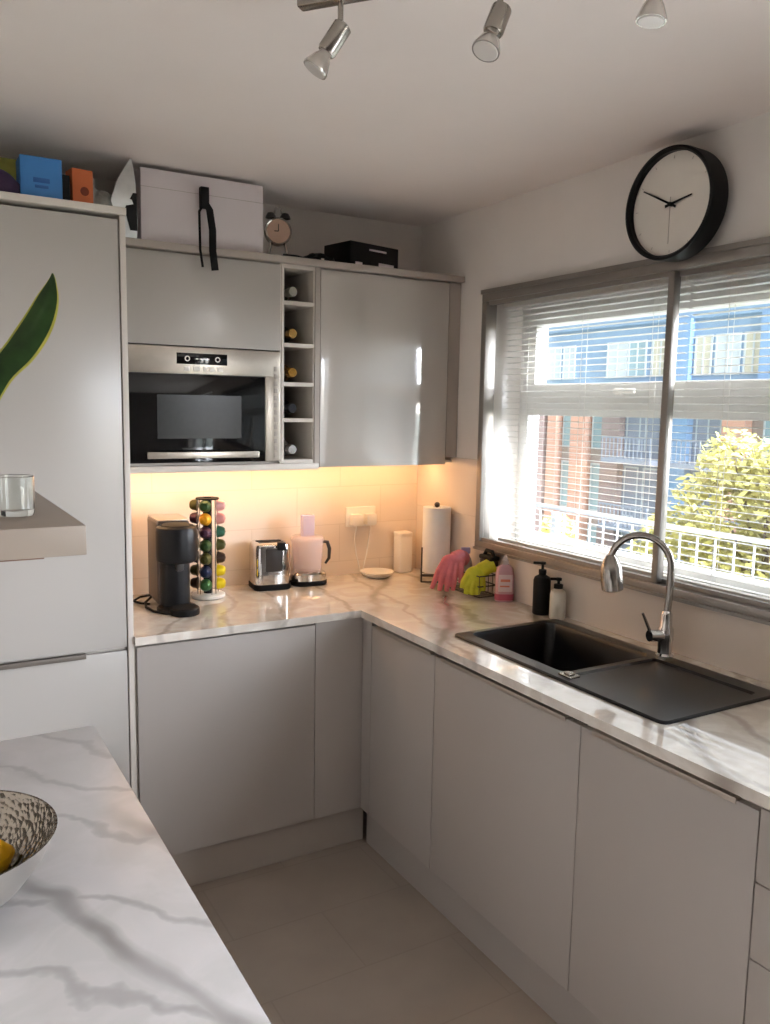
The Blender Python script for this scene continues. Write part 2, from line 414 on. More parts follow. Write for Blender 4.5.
struct('ground', MB().box(.3, 90, -60, 90, -6.3, -6.1), M['ground'])
struct('wall_balcony', MB().box(.25, 1.75, -2.78, -2.66, 0, 2.6), M['concrete'])  # unseen divider, added to block oblique sky light from the window
struct('balcony_floor', MB().box(.25, 1.75, -2.66, 2.6, -.12, .0), M['concrete'], 'concrete balcony outside the window')
M['paletile'] = tiles('pale_bounce_tiles', '#e6e2da', '#e0dcd4', '#c8c4bc', .5, .5, off=0, rough=.7)
struct('terrace_floor', MB().box(.25, 3.2, -6.5, -2.79, -.12, .0), M['paletile'])  # unseen pale floor, added to bounce daylight up to the ceiling

XB = 25.0
bl = thing('apartment_block', 'brick and blue-clad apartment block seen across the way through the blinds', 'building', (XB, 20, -6.1))
def bpart(name, mb, m): return part(name, mb, m, bl, world=True)
bpart('wall', MB().box(XB+.4, XB+9, 4, 36, -6.1, 5.3), M['brick_r'])
bpart('roof', MB().box(XB-.1, XB+9.2, 3.8, 36.2, 5.3, 5.72), M['clad'])
bpart('top_storey_cladding', MB().box(XB, XB+.4, 4, 36, 2.55, 5.3), M['clad'])
for (a, b, mm, nm) in ((36, 27.9, 'brick_p', 'brick_bay'), (27.6, 27.0, 'brick_o', 'brick_pier'), (26.0, 25.05, 'brick_o', 'brick_pier'),
                       (24.0, 22.95, 'brick_r', 'brick_pier'), (20.15, 19.35, 'clad2', 'blue_column'), (17.75, 16.75, 'brick_o', 'brick_pier'),
                       (13.2, 12.2, 'brick_o', 'brick_pier'), (9.5, 8.5, 'brick_o', 'brick_pier')):
    bpart(nm, MB().box(XB-.05, XB+.42, b, a, -6.1, 2.55), M[mm])
for a, b in ((20.3, 19.3), (16.2, 15.0)):
    bpart('blue_column', MB().box(XB-.25, XB+.1, b, a, 2.55, 5.3), M['clad2'])
def win(y, z, w, h, mm='ext_glass', x=XB, panes=2):
    f = MB(); fr = .07
    f.box(x-.06, x+.05, y-w/2, y+w/2, z, z+fr).box(x-.06, x+.05, y-w/2, y+w/2, z+h-fr, z+h)
    for k in range(panes+1):
        yy = y-w/2 + (w-fr)*k/panes
        f.box(x-.06, x+.05, yy, yy+fr, z+fr, z+h-fr)
    o = bpart('window', f, M['ext_frame'])
    part('pane', MB().box(x-.03, x+.02, y-w/2+fr, y+w/2-fr, z+fr, z+h-fr), M[mm], o, world=True)
for y, w, mm in ((33, 1.4, 'ext_glass'), (30, 1.4, 'ext_glass'), (27.3, .9, 'ext_frame'), (26.3, .8, 'ext_frame'), (23.3, 1.2, 'ext_frame'),
                 (22.15, 1.0, 'ext_glass'), (20.9, .9, 'ext_warm'), (18.8, .8, 'ext_warm'), (17.7, 1.1, 'ext_frame'), (16.6, .8, 'ext_warm'), (13.5, 1.2, 'ext_glass'), (10.5, 1.2, 'ext_glass')):
    win(y, 3.1, w, 1.55, mm)
for zf in (-.35, -3.2, -6.05):
    for y, w, mm, x in ((34, 1.2, 'ext_glass', XB-.08), (31.2, 1.2, 'ext_frame', XB-.08), (28.7, .9, 'ext_frame', XB-.08), (26.5, .75, 'ext_glass', XB+.34), (24.5, .85, 'ext_glass', XB+.34),
                        (22.45, .8, 'ext_glass', XB+.34), (21.35, .9, 'ext_frame', XB+.34), (18.6, 1.2, 'ext_dark', XB+.34),
                        (15.4, 1.6, 'ext_glass', XB+.34), (11, 1.5, 'ext_glass', XB+.34)):
        win(y, zf+.3, w, 2.2, mm, x, panes=1 if w < 1 else 2)
for zf in (-.4, -3.25, -6.1):
    for a, b in ((22.9, 20.2), (19.3, 17.8), (16.7, 13.3), (12.2, 9.6)):
        m_ = MB(); m_.box(XB-1.1, XB+.4, b, a, zf+2.75, zf+2.95)
        o = bpart('balcony', m_, M['greyclad'])
        r_ = MB(); r_.box(XB-1.12, XB-1.07, b, a, zf+.95, zf+1.02); yy = b
        while yy < a: r_.box(XB-1.11, XB-1.08, yy, yy+.04, zf+.1, zf+.95); yy += .22
        part('balustrade', r_, M['greyclad'], o, world=True)
bpart('grey_wall', MB().box(XB+.3, XB+.41, 17.8, 24, -6.1, 2.55), M['greyclad'])

def tree(label, x, y, blobs, m, n, leaf, zb=-6.1, tr=.12, name='tree'):
    t = thing(name, label, 'tree', (x, y, zb))
    tk = MB(); top = max(b[2] for b in blobs)
    tk.tube([(x, y, zb), (x+.08, y-.05, (zb+top)/2), (x, y+.05, top)], [tr, tr*.75, tr*.25], 10)
    for b in blobs:
        tk.tube([(x, y, (zb+b[2])/2 if b[2]-zb > 3 else zb+.2), ((x+b[0])/2, (y+b[1])/2, (zb+b[2]*3)/4 if b[2]-zb < 3 else b[2]-.8), (b[0], b[1], b[2])], [tr*.4, tr*.3, tr*.1], 6)
    part('trunk', tk, M['bark'], t, world=True)
    f = MB(); bm = f.bm; rnd = random.Random(len(label))
    wts = [b[3]**2 for b in blobs]
    for i in range(n):
        bx, by, bz, r = rnd.choices(blobs, wts)[0]
        d = Vector((rnd.gauss(0, 1), rnd.gauss(0, 1), rnd.gauss(0, 1))).normalized()*r*(.55+.5*rnd.random())
        c = Vector((bx, by, bz)) + d
        u = Vector((rnd.gauss(0, 1), rnd.gauss(0, 1), rnd.gauss(0, .7))).normalized(); v = u.orthogonal().normalized()
        s = leaf*(.7+.6*rnd.random())
        w = u.cross(v)*s*.12
        vs = [bm.verts.new(c+p) for p in (u*s, v*s*.5+w, -u*s, -v*s*.5+w)]
        bm.faces.new(vs)
    part('foliage', f, m, t, world=True)
tree('broad yellow-green tree filling the lower right of the window view', 9.2, 4.6,
     [(9.0, 6.1, -.7, .75), (9.2, 5.3, .05, .9), (9.1, 5.15, .85, .55), (9.3, 4.1, .5, .95), (9.1, 3.4, .9, .8), (9.3, 3.3, -.3, 1.0), (9.2, 4.8, -1.2, 1.1), (9.3, 5.7, -1.9, .9), (9.4, 3.6, -1.9, 1.1), (9.3, 2.4, -.4, .9)],
     M['leaf1'], 17000, .075)
tree('small bright yellow sapling seen low in the left half of the window', 16, 16.7,
     [(16, 16.7, -2.2, .55), (16, 16.3, -2.9, .7), (16, 17.1, -3.1, .6)], M['leaf2'], 1500, .10, tr=.06, name='sapling')

# balcony railing
rt = thing('balcony_railing', 'pale metal railing with upright bars outside the window', 'railing', (1.55, -1, 0))
part('top_rail', MB().box(1.538, 1.562, -2.65, 2.5, 1.012, 1.036, .004), M['rail'], rt, world=True)
part('bottom_rail', MB().box(1.535, 1.565, -2.65, 2.5, .10, .13, .003), M['rail'], rt, world=True)
for i in range(4):
    y = -2.62 + i*1.7
    part('post', MB().box(1.53, 1.57, y-.02, y+.02, 0, 1.0), M['rail'], rt, world=True)
bar = MB().box(1.546, 1.554, -.004, .004, .13, 1.0)
me_bar = _finish('baluster', bar, M['rail']); me_bar.transform(Matrix.Translation((-1.55, 1, 0)))
for i in range(45):
    y = -2.54 + i*.112
    o = bpy.data.objects.new('baluster', me_bar); COL.objects.link(o); o.parent = rt; o.location = (0, y, 0)

# ------------------------------------------------------------------ fitted kitchen
DF = -.596      # face of the doors
ZD0, ZD1 = .152, .872
def door_panel(mb, axis, a, b, z0, z1, face, th=.019, bev=.0015):
    if axis == 'x': mb.box(a, b, face, face+th, z0, z1, bev)       # door on a unit along the back wall
    else: mb.box(face, face+th, a, b, z0, z1, bev)                 # door on a unit along the window wall
    return mb
def pull(axis, a, b, z, face):
    m = MB()
    if axis == 'x': m.box(a, b, face-.004, face+.014, z, z+.010, .001).box(a, b, face-.006, face-.003, z-.012, z+.010, .001)
    else: m.box(face-.003, face+.014, a, b, z, z+.006, .001).box(face-.005, face-.0025, a, b, z-.006, z+.006, .001)
    return m
# back run
t = thing('base_cabinet', 'pale grey base cabinet with one wide door under the coffee machine', 'cabinet', (-1.1, -.3, 0))
part('body', MB().box(-1.408, -.785, -.575, -.03, .15, .882), M['carcass'], t, world=True)
part('door', door_panel(MB(), 'x', -1.402, -.786, ZD0, ZD1, DF), M['satin'], t, world=True)
part('filler_panel', MB().box(-.783, -.5785, DF+.001, DF+.02, ZD0, .884, .001), M['satin'], t, world=True)
# window run
runs = [('base_cabinet', 'narrow grey base cabinet beside the inner corner of the worktop', -.665, -1.068),
        ('sink_cabinet', 'grey sink base cabinet under the black bowl', -1.071, -1.716),
        ('base_cabinet', 'grey base cabinet between the sink cabinet and the drawers', -1.719, -2.211)]
for nm, lb, a, b in runs:
    t = thing(nm, lb, 'cabinet', (-.3, (a+b)/2, 0))
    top = .70 if nm == 'sink_cabinet' else .882
    part('body', MB().box(-.575, -.02, b+.001, a-.001, .15, top), M['carcass'], t, world=True)
    if a == -.665: part('filler_panel', MB().box(DF+.001, DF+.02, -.662, -.598, ZD0, .884, .001), M['satin'], t, world=True)
    d = part('door', door_panel(MB(), 'y', b, a, ZD0, ZD1-.008, DF), M['satin'], t, world=True)
    part('handle', pull('y', b+.05 if nm != 'base_cabinet' or a < -1 else b+.02, a-.04, ZD1-.008, DF), M['trimmetal'], d, world=True, label='slim metal edge pull along the top of the door')
t = thing('drawer_unit', 'grey drawer unit at the right edge of the picture', 'cabinet', (-.3, -2.5, 0))
part('body', MB().box(-.575, -.02, -2.80, -2.216, .15, .882), M['carcass'], t, world=True)
zs = [.872, .717, .555, .393, .150]
for z1, z0 in zip(zs[:-1], zs[1:]):
    part('drawer', door_panel(MB(), 'y', -2.80, -2.214, z0+.003, z1, DF), M['satin'], t, world=True)
struct('baseboard_back', MB().box(-1.408, -.56, -.556, -.54, .0, .149), M['panel'], 'grey kickboard under the back cabinets')
struct('baseboard_right', MB().box(-.560, -.545, -2.80, -.585, .0, .149), M['satin'], 'grey kickboard under the window cabinets')

# worktop with a cut-out for the sink
SX0, SX1, SY0, SY1 = -.508, -.072, -1.895, -1.035
xs = [-1.4105, -.612, SX0+.012, SX1-.012, -.0015]; ys = [-2.82, SY0+.012, SY1-.012, -.612, -.0035]
wt = MB().grid_solid(xs, ys, lambda i, j: (j == 3 or i >= 1) and not (i == 2 and j == 1), .884, .91)
solo('worktop', wt, M['worktop'], 'glossy marble-effect worktop running round the corner under the window', 'worktop')

# sink
def rrect(x0, x1, y0, y1, r, n=6):
    p = []
    for cx, cy, a0 in ((x1-r, y1-r, 0), (x0+r, y1-r, PI/2), (x0+r, y0+r, PI), (x1-r, y0+r, 1.5*PI)):
        for k in range(n+1):
            a = a0 + PI/2*k/n; p.append((cx+r*math.cos(a), cy+r*math.sin(a)))
    return p
sk = thing('sink', 'black granite sink with drainer set into the marble worktop', 'sink', (-.29, -1.465, .91))
b = MB(); bm = b.bm
zt = .918
def loop(pts, z): return [bm.verts.new((x, y, z)) for x, y in pts]
def bridge(a, c):
    n = len(a)
    for i in range(n): bm.faces.new((a[i], a[(i+1) % n], c[(i+1) % n], c[i]))
o0 = loop(rrect(SX0, SX1, SY0, SY1, .02), .9103); o1 = loop(rrect(SX0, SX1, SY0, SY1, .02), zt-.003); o2 = loop(rrect(SX0+.004, SX1-.004, SY0+.004, SY1-.004, .018), zt)
bridge(o0, o1); bridge(o1, o2)
bw = (-.462, -.118, -1.505, -1.063)
i0 = loop(rrect(*bw, .03), zt); i1 = loop(rrect(bw[0]+.006, bw[1]-.006, bw[2]+.006, bw[3]-.006, .03), zt-.012)
i2 = loop(rrect(bw[0]+.016, bw[1]-.016, bw[2]+.016, bw[3]-.016, .035), .735); i3 = loop(rrect(bw[0]+.04, bw[1]-.04, bw[2]+.04, bw[3]-.04, .03), .722)
bridge(i0, i1); bridge(i1, i2); bridge(i2, i3); bm.faces.new(i3)
dr = (-.478, -.128, -1.868, -1.525)
d0 = loop(rrect(*dr, .015), zt); d1_ = loop(rrect(dr[0]+.008, dr[1]-.008, dr[2]+.008, dr[3]-.008, .012), zt-.006)
bridge(d0, d1_); bm.faces.new(d1_)
es = []
for lp in (o2, i0, d0):
    for i in range(len(lp)):
        es.append(bm.edges.get((lp[i], lp[(i+1) % len(lp)])))
bmesh.ops.triangle_fill(bm, edges=es, use_beauty=True, use_dissolve=False)
part('basin', b, M['granite'], sk, world=True, angle=30)
kn = MB(); kn.box(-.488, -.452, -1.56, -1.51, zt-.001, zt+.006, .003).box(-.482, -.462, -1.55, -1.525, zt+.005, zt+.012, .003)
part('overflow_cover', kn, M['nickel'], sk, world=True, label='small metal overflow cover on the sink rim')
part('waste', MB().lathe([(.0, .7225), (.035, .7225), (.04, .7235), (.04, .722)], (-.29, -1.28, 0), cap0=False, cap1=False), M['nickel'], sk, world=True)

# tap
tp = thing('kitchen_tap', 'curved satin nickel kitchen tap with spray head over the sink', 'tap', (-.095, -1.532, zt))
X, Y = -.095, -1.532
part('base', MB().lathe([(.026, zt), (.026, zt+.008), (.021, zt+.014), (.021, zt+.05), (.023, zt+.054), (.023, zt+.085), (.017, zt+.095), (.0165, zt+.13), (.012, zt+.14)], (X, Y, 0), n=28), M['chrome'], tp, world=True)
D = Vector((-.58, .81, 0))
def tpnt(h, z): return Vector((X, Y, z)) + D*h
path = [tpnt(0, zt+.13), tpnt(-.004, 1.10)]
for k in range(0, 17):
    a = PI*(1-k/16*.93)
    path.append(tpnt(.083+.088*math.cos(a), 1.183+.092*math.sin(a)))
part('spout', MB().tube(path, .0105, 14), M['nickel'], tp, world=True)
e = path[-1]; dn = (Vector((0, 0, -1)) + D*-.10).normalized()
hp = [e+dn*.0-dn*.006, e+dn*.006, e+dn*.02, e+dn*.028, e+dn*.075, e+dn*.10, e+dn*.104]
part('spray_head', MB().tube(hp, [.013, .021, .027, .031, .033, .031, .024], 24), M['nickel'], tp, world=True)
nb = MB()
for k in range(3): nb.box(-.004, .004, -.031, -.024, -.018+k*.014, -.010+k*.014, .001)
hub = MB().tube([(X, Y, zt+.066), (X-.055, Y+.012, zt+.068)], [.018, .017], 20)
lv = part('lever_hub', hub, M['chrome'], tp, world=True)
part('lever', MB().tube([(X-.05, Y+.011, zt+.075), (X-.068, Y+.02, zt+.12), (X-.074, Y+.024, zt+.135)], [.005, .004, .0035], 10), M['nickel'], lv, world=True)

# tall fridge-freezer housing
t = thing('tall_cabinet', 'tall grey fridge freezer housing filling the left of the picture', 'cabinet', (-1.82, -.3, 0))
part('body', MB().box(-2.215, -1.432, -.575, -.02, .15, 2.17), M['carcass'], t, world=True)
part('side_panel', MB().box(-1.428, -1.411, -.596, -.004, 0, 2.178, .001), M['carcass'], t, world=True)
du = part('door', MB().box(-2.21, -1.4325, DF, DF+.019, .880, 2.166, .0015), M['semi'], t, world=True)
dl = part('door', MB().box(-2.21, -1.4325, DF, DF+.019, .152, .868, .0015), M['semi'], t, world=True)
hl = MB().box(-2.19, -1.556, DF-.008, DF+.008, .8685, .8745, .001).box(-2.19, -1.556, DF-.010, DF-.007, .860, .8745, .001)
part('handle', hl, M['pullshadow'], dl, world=True, label='slim shadow-darkened edge pull on the lower door')
part('top_panel', MB().box(-2.215, -1.411, -.612, -.004, 2.178, 2.198, .002), M['carcass'], t, world=True)
part('kickboard', MB().box(-2.21, -1.43, -.556, -.54, 0, .149), M['panel'], t, world=True)

# wall units
UF = -.316; UZ0, UZ1 = 1.421, 2.142
t = thing('microwave_cabinet', 'grey wall cabinet with the built-in microwave and a plain flap above it', 'cabinet', (-1.1, -.15, 1.42))
kb = MB()
kb.box(-1.409, -1.358, UF+.001, -.004, UZ0, UZ1).box(-.803, -.797, UF+.001, -.004, UZ0, UZ1)
kb.box(-1.358, -.803, UF+.02, -.004, 1.838, UZ1).box(-1.358, -.803, -.03, -.004, UZ0, 1.838)
kb.box(-1.358, -.803, -.30, -.03, 1.4215, 1.430)
part('body', kb, M['carcass'], t, world=True)
part('flap', MB().box(-1.355, -.800, UF, UF+.019, 1.832, 2.138, .0015), M['semi'], t, world=True)

mw = thing('microwave', 'built-in steel microwave with black glass door in the wall cabinet', 'microwave', (-1.08, -.17, 1.43))
part('body', MB().box(-1.352, -.806, UF+.012, -.04, 1.432, 1.828), M['darkgrey'], mw, world=True)
fs = MB(); fs.box(-1.354, -.805, UF-.006, UF+.012, 1.737, 1.828, .002).box(-.861, -.805, UF-.006, UF+.012, 1.431, 1.737, .002)
fc = part('fascia', fs, M['steel'], mw, world=True)
part('door_glass', MB().box(-1.352, -.864, UF-.010, UF+.012, 1.431, 1.734, .002), M['blackglass'], mw, world=True)
part('viewing_window', MB().box(-1.255, -.955, UF-.0106, UF-.0095, 1.515, 1.665), M['screen'], mw, world=True)
hm = MB(); hm.box(-1.295, -.895, UF-.034, UF-.024, 1.447, 1.470, .003).box(-1.28, -1.26, UF-.026, UF-.009, 1.452, 1.465).box(-.93, -.91, UF-.026, UF-.009, 1.452, 1.465)
part('handle', hm, M['steel'], mw, world=True)
dsp = part('display', MB().box(-1.185, -1.005, UF-.0075, UF-.004, 1.770, 1.808, .001), M['blackglass'], mw, world=True)
ic = MB()
for cx_ in (-1.148, -1.04): ic.lathe([(.006, -.0012), (.0095, -.0012), (.0095, 0), (.006, 0), (.006, -.0012)], (cx_, UF-.0073, 1.789), ax='Y', n=16, cap0=False, cap1=False)
for k in range(4): ic.box(-1.118+k*.013, -1.109+k*.013, UF-.0082, UF-.007, 1.787, 1.791)
part('display_symbols', ic, M['white'], dsp, world=True)
for cx_, w_ in ((-1.150, .020), (-1.115, .024), (-1.085, .012), (-1.060, .024), (-1.030, .020)):
    part('button', MB().box(cx_-w_/2, cx_+w_/2, UF-.0085, UF-.005, 1.747, 1.763, .002), M['white'], mw, world=True)
vs = MB()
for k in range(13): vs.box(-.828, -.814, UF-.0075, UF-.005, 1.445+k*.026, 1.462+k*.026, .001)
part('side_vents', vs, M['panel'], mw, world=True)
for s_ in range(0): pass

wk = thing('wine_rack', 'narrow open wine rack of five cubbies between the microwave and the wall cabinet', 'wine rack', (-.73, -.16, 1.42))
ra, rb = -.796, -.664
rk = MB(); rk.box(ra, ra+.010, UF, -.004, UZ0, UZ1).box(rb-.006, rb, UF, -.004, UZ0, UZ1).box(ra+.010, rb-.006, -.012, -.004, UZ0, UZ1)
part('frame', rk, M['carcass'], wk, world=True)
shz = [1.428, 1.581, 1.713, 1.855, 2.006, 2.136]
for i, z in enumerate(shz):
    part('shelf', MB().box(ra+.010, rb-.006, UF, -.012, z-.007, min(z+.007, UZ1)), M['carcass'], wk, world=True)
t = thing('divider_panel', 'upright grey panel between the wine rack and the wall cabinet', 'panel', (-.654, -.16, 1.42))
part('panel', MB().box(-.663, -.643, UF-.004, -.004, 1.421, UZ1), M['panel'], t, world=True)
t = thing('wall_cabinet', 'glossy grey wall cabinet reflecting the window, beside the corner', 'cabinet', (-.34, -.15, 1.42))
part('body', MB().box(-.641, -.060, UF+.021, -.004, UZ0, UZ1), M['carcass'], t, world=True)
part('door', MB().box(-.639, -.062, UF, UF+.019, 1.404, 2.138, .0015), M['gloss'], t, world=True)
t = thing('end_panel', 'grey end strip closing the wall cabinet against the window wall', 'panel', (-.03, -.2, 1.4))
part('panel', MB().box(-.058, -.003, UF+.004, -.004, 1.434, UZ1), M['panel'], t, world=True)
solo('cornice', MB().box(-1.409, -.003, UF-.022, -.004, 2.143, 2.167, .003), M['panel'], 'grey cornice board along the top of the wall cabinets', 'cornice')
lt = thing('under_cabinet_light', 'warm glowing light strip under the wall cabinets', 'light', (-.72, -.15, 1.41))
part('board', MB().box(-1.409, -.012, -.29, -.024, 1.410, 1.4195), M['carcass'], lt, world=True)
part('pelmet', MB().box(-1.409, -.644, UF-.006, UF+.016, 1.397, 1.420, .002), M['carcass'], lt, world=True)
part('light_strip', MB().box(-1.40, -.05, -.165, -.150, 1.403, 1.4095), M['led'], lt, world=True, label='warm glowing strip')

# island / peninsula
it = thing('island', 'marble-topped breakfast bar in the left foreground', 'island', (-1.95, -2.0, 0))
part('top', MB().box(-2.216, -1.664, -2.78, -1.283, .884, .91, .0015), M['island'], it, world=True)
part('body', MB().box(-2.216, -1.80, -2.75, -1.32, 0, .884), M['satin'], it, world=True)

# shelf on the left
sh = thing('wall_shelf', 'thick taupe shelf jutting in at the left edge of the picture', 'shelf', (-2.0, -1.3, 1.38))
part('board', MB().box(-2.218, -1.755, -1.762, -.87, 1.385, 1.434, .002), M['bench'], sh, world=True)
part('bracket', MB().box(-2.218, -1.812, -1.70, -.93, 1.372, 1.3845, .001), M['benchdark'], sh, world=True, label='brown batten under the shelf')

# ------------------------------------------------------------------ things on top of the tall cabinet
M['blue'] = mat('blue_card', '#3f7fc0', .6, noise=.03)
M['bluedark'] = mat('dark_blue_print', '#2a5c9c', .6, noise=.03)
M['orange'] = mat('orange_card', '#c9683a', .6, noise=.05)
M['rust'] = mat('rust_print', '#7d3218', .6, noise=.05)
M['purple'] = mat('dark_purple_cloth', '#3d2c48', .8, noise=.2)
M['yellowgreen'] = mat('olive_packet', '#8d8a3c', .6, noise=.2)
M['pinkpack'] = mat('mauve_packet', '#8b6a72', .6, noise=.2)
M['foil'] = mat('silver_foil', '#c9cac8', .35, metal=.5, noise=.1, bump=.4, bscale=25)
M['poly'] = mat('clear_plastic_bag', '#9d9f98', .35, trans=.35, noise=.2, bump=.5, bscale=18)
M['copper'] = mat('copper', '#a8785e', .3, metal=.6, noise=.05)
M['copperface'] = mat('pinkish_dial', '#b99a86', .5, noise=.05)
M['clockface'] = mat('clock_face_cream', '#e2dcd2', .6, noise=.01)
TZ = 2.1985
t = thing('box', 'blue cardboard box standing on the tall cabinet', 'box', (-1.628, -.53, TZ), .0)
part('carton', MB().box(-.056, .056, 0, .09, 0, .126, .002), M['blue'], t)
part('print', MB().box(-.022, .022, -.0008, .0005, .055, .068, .0003).box(-.018, .018, -.0008, .0005, .040, .048, .0003), M['bluedark'], t)
t = thing('box', 'small orange box between the blue box and the foil bag on the tall cabinet', 'box', (-1.505, -.47, TZ), .15)
part('carton', MB().box(-.030, .032, 0, .06, 0, .125, .002), M['orange'], t)
part('print', MB().lathe([(0, -.001), (.013, -.001), (.013, .0005)], (.006, 0, .062), ax='Y', n=16, cap0=False, cap1=False), M['rust'], t)
solo('black_packet', MB().box(-.016, .012, 0, .05, 0, .095, .004), M['blackmat'], 'small black packet between the blue and the orange box', 'packet', loc=(-1.556, -.50, TZ), rotz=.25)
cl = MB(); cl.ball((0, 0, .045), .06, 3, (1.1, .7, .7)).ball((.05, .0, .03), .035, 3, (1, .8, .8)).ball((-.05, .01, .035), .045, 3, (1, .8, .75))
o = solo('folded_cloth', cl, M['purple'], 'dark purple bundle left of the blue box on the tall cabinet', 'cloth', loc=(-1.755, -.50, TZ))
md = o.modifiers.new('remesh', 'REMESH'); md.mode = 'VOXEL'; md.voxel_size = .008
md = o.modifiers.new('smooth', 'SMOOTH'); md.iterations = 6
solo('snack_packet', MB().rings([[(-.03, -.002, 0), (.03, -.002, 0), (.03, .03, 0), (-.03, .03, 0)], [(-.035, -.01, .07), (.035, -.01, .07), (.035, .04, .07), (-.035, .04, .07)], [(-.034, .012, .15), (.034, .012, .15), (.034, .016, .15), (-.034, .016, .15)]]), M['yellowgreen'],
     'olive packet behind the left edge of the blue box', 'packet', loc=(-1.685, -.38, TZ))
solo('snack_packet', MB().rings([[(-.03, -.002, 0), (.03, -.002, 0), (.03, .03, 0), (-.03, .03, 0)], [(-.035, -.01, .06), (.035, -.01, .06), (.035, .04, .06), (-.035, .04, .06)], [(-.034, .012, .135), (.034, .012, .135), (.034, .016, .135), (-.034, .016, .135)]]), M['pinkpack'],
     'mauve packet behind the purple bundle', 'packet', loc=(-1.765, -.36, TZ))
pb = MB(); pb.ball((0, 0, .055), .065, 3, (1.1, .8, .85)).ball((.06, .0, .045), .05, 3).ball((-.05, .02, .06), .045, 3, (1, 1, 1.1)).ball((.02, .01, .11), .03, 3, (1.2, .8, 1))
o = solo('plastic_bag', pb, M['poly'], 'crumpled grey see-through bag behind the orange box', 'bag', loc=(-1.490, -.33, TZ+.008))
md = o.modifiers.new('remesh', 'REMESH'); md.mode = 'VOXEL'; md.voxel_size = .007
tx = bpy.data.textures.new('crumple', 'CLOUDS'); tx.noise_scale = .035
md = o.modifiers.new('crumple', 'DISPLACE'); md.texture = tx; md.strength = .022; md.mid_level = .5
fb = MB()
fb.rings([[(-.02, -.02, .0), (.035, -.022, .0), (.038, .02, .0), (-.015, .022, .0)],
          [(-.022, -.03, .04), (.036, -.032, .04), (.040, .02, .04), (-.016, .018, .04)],
          [(-.052, -.05, .105), (.030, -.048, .10), (.036, .0, .10), (-.040, .0, .105)],
          [(-.030, -.048, .17), (.028, -.046, .165), (.032, -.012, .165), (-.020, -.012, .17)],
          [(-.004, -.042, .215), (.024, -.040, .21), (.026, -.026, .21), (.0, -.026, .215)],
          [(.014, -.036, .243), (.018, -.036, .243), (.018, -.033, .243), (.014, -.033, .243)]])
bg_ = thing('foil_bag', 'pointed silver foil bag squeezed between the tall cabinet and the white box', 'bag', (-1.348, -.31, 2.1675))
part('bag_body', fb, M['foil'], bg_, angle=20)
fd = MB(); fd.rings([[(.012, -.034, .022), (.034, -.034, .022), (.034, -.030, .022), (.012, -.030, .022)], [(-.008, -.046, .085), (.030, -.049, .085), (.030, -.040, .085), (-.008, -.040, .085)], [(.018, -.0495, .135), (.031, -.0495, .135), (.031, -.042, .135), (.018, -.042, .135)]])
part('dark_wedge', fd, M['blackmat'], bg_, label='black wedge on the foil bag toward the white box')  # black wedge set on the lower front of the bag

# ------------------------------------------------------------------ on top of the wall cabinets
CZ = 2.1675
t = thing('storage_box', 'large white cardboard box on top of the wall cabinets', 'box', (-1.075, -.30, CZ))
part('carton', MB().box(-.216, .214, 0, .15, 0, .236, .002), M['card'], t)
part('lid_seam', MB().box(-.2165, .2145, -.0006, .0004, .176, .1775), M['panel'], t)
st = thing('strap', 'black strap with two loose ends hanging down the front of the white box', 'strap', (-1.081, -.318, 2.26))
part('clasp', MB().box(-.015, .015, -.010, .014, .035, .105, .004), M['blackmat'], st)
def ribbon(pts, w, th):
    m = MB(); m.tube([Vector(p) for p in pts], [w]*len(pts), 8, flat=th, up=(0, 1, 0)); return m
part('strap_end', ribbon([(.002, -.006, .05), (.014, -.012, .03), (.018, -.030, -.04), (.016, -.036, -.11), (.026, -.030, -.172)], .0125, .25), M['blackmat'], st)
part('strap_end', ribbon([(-.004, -.006, .05), (-.022, -.012, .02), (-.026, -.028, -.05), (-.027, -.034, -.11), (-.018, -.032, -.165)], .0045, .4), M['blackmat'], st)
ac = thing('alarm_clock', 'small copper twin-bell alarm clock beside the white box', 'clock', (-.785, -.255, CZ), -.3)
part('case', MB().lathe([(.042, -.018), (.047, -.022), (.049, -.016), (.049, .014), (.044, .02), (.0, .022)], (0, 0, .095), ax='Y', n=32, cap0=False), M['nickel'], ac)
part('face', MB().lathe([(0, -.017), (.043, -.017), (.043, -.010)], (0, 0, .095), ax='Y', n=32, cap0=False, cap1=False), M['copperface'], ac)
part('hand', MB().box(-.0015, .0015, -.0195, -.0175, .095, .12).box(-.015, .0, -.0195, -.0175, .0935, .0965), M['blackmat'], ac)
for sx in (-1, 1):
    part('bell', MB().lathe([(0, .022), (.012, .018), (.018, .008), (.02, 0), (.018, 0)], (sx*.026, 0, .143), n=20, cap0=False, cap1=False), M['darkgrey'], ac)
    part('foot', MB().tube([(sx*.026, 0, .055), (sx*.036, -.002, .0)], [.006, .004], 10), M['nickel'], ac)
part('handle', MB().tube([(-.012+.0, 0, .160), (-.010, 0, .178), (0, 0, .184), (.010, 0, .178), (.012, 0, .160)], .0025, 8), M['nickel'], ac)
gb = thing('game_box', 'flat black box with white print on top of the wall cabinet', 'box', (-.40, -.20, CZ), .22)
part('carton', MB().box(-.125, .125, -.07, .09, 0, .092, .002), M['rimblack'], gb)
for q in ((.02, .10, .006, .026), (-.03, .06, .066, .073), (-.10, -.065, .008, .018)):
    part('print', MB().box(q[0], q[1], -.0708, -.0698, q[2], q[3]), M['card'], gb, label='white print on the box front')
cb = MB(); cb.tube([(-.70, -.27, CZ+.006), (-.66, -.30, CZ+.02), (-.62, -.27, CZ+.03), (-.585, -.30, CZ+.016), (-.56, -.26, CZ+.006)], .007, 8)
cb.tube([(-.69, -.29, CZ+.007), (-.655, -.26, CZ+.026), (-.61, -.29, CZ+.02), (-.57, -.28, CZ+.006)], .006, 8)
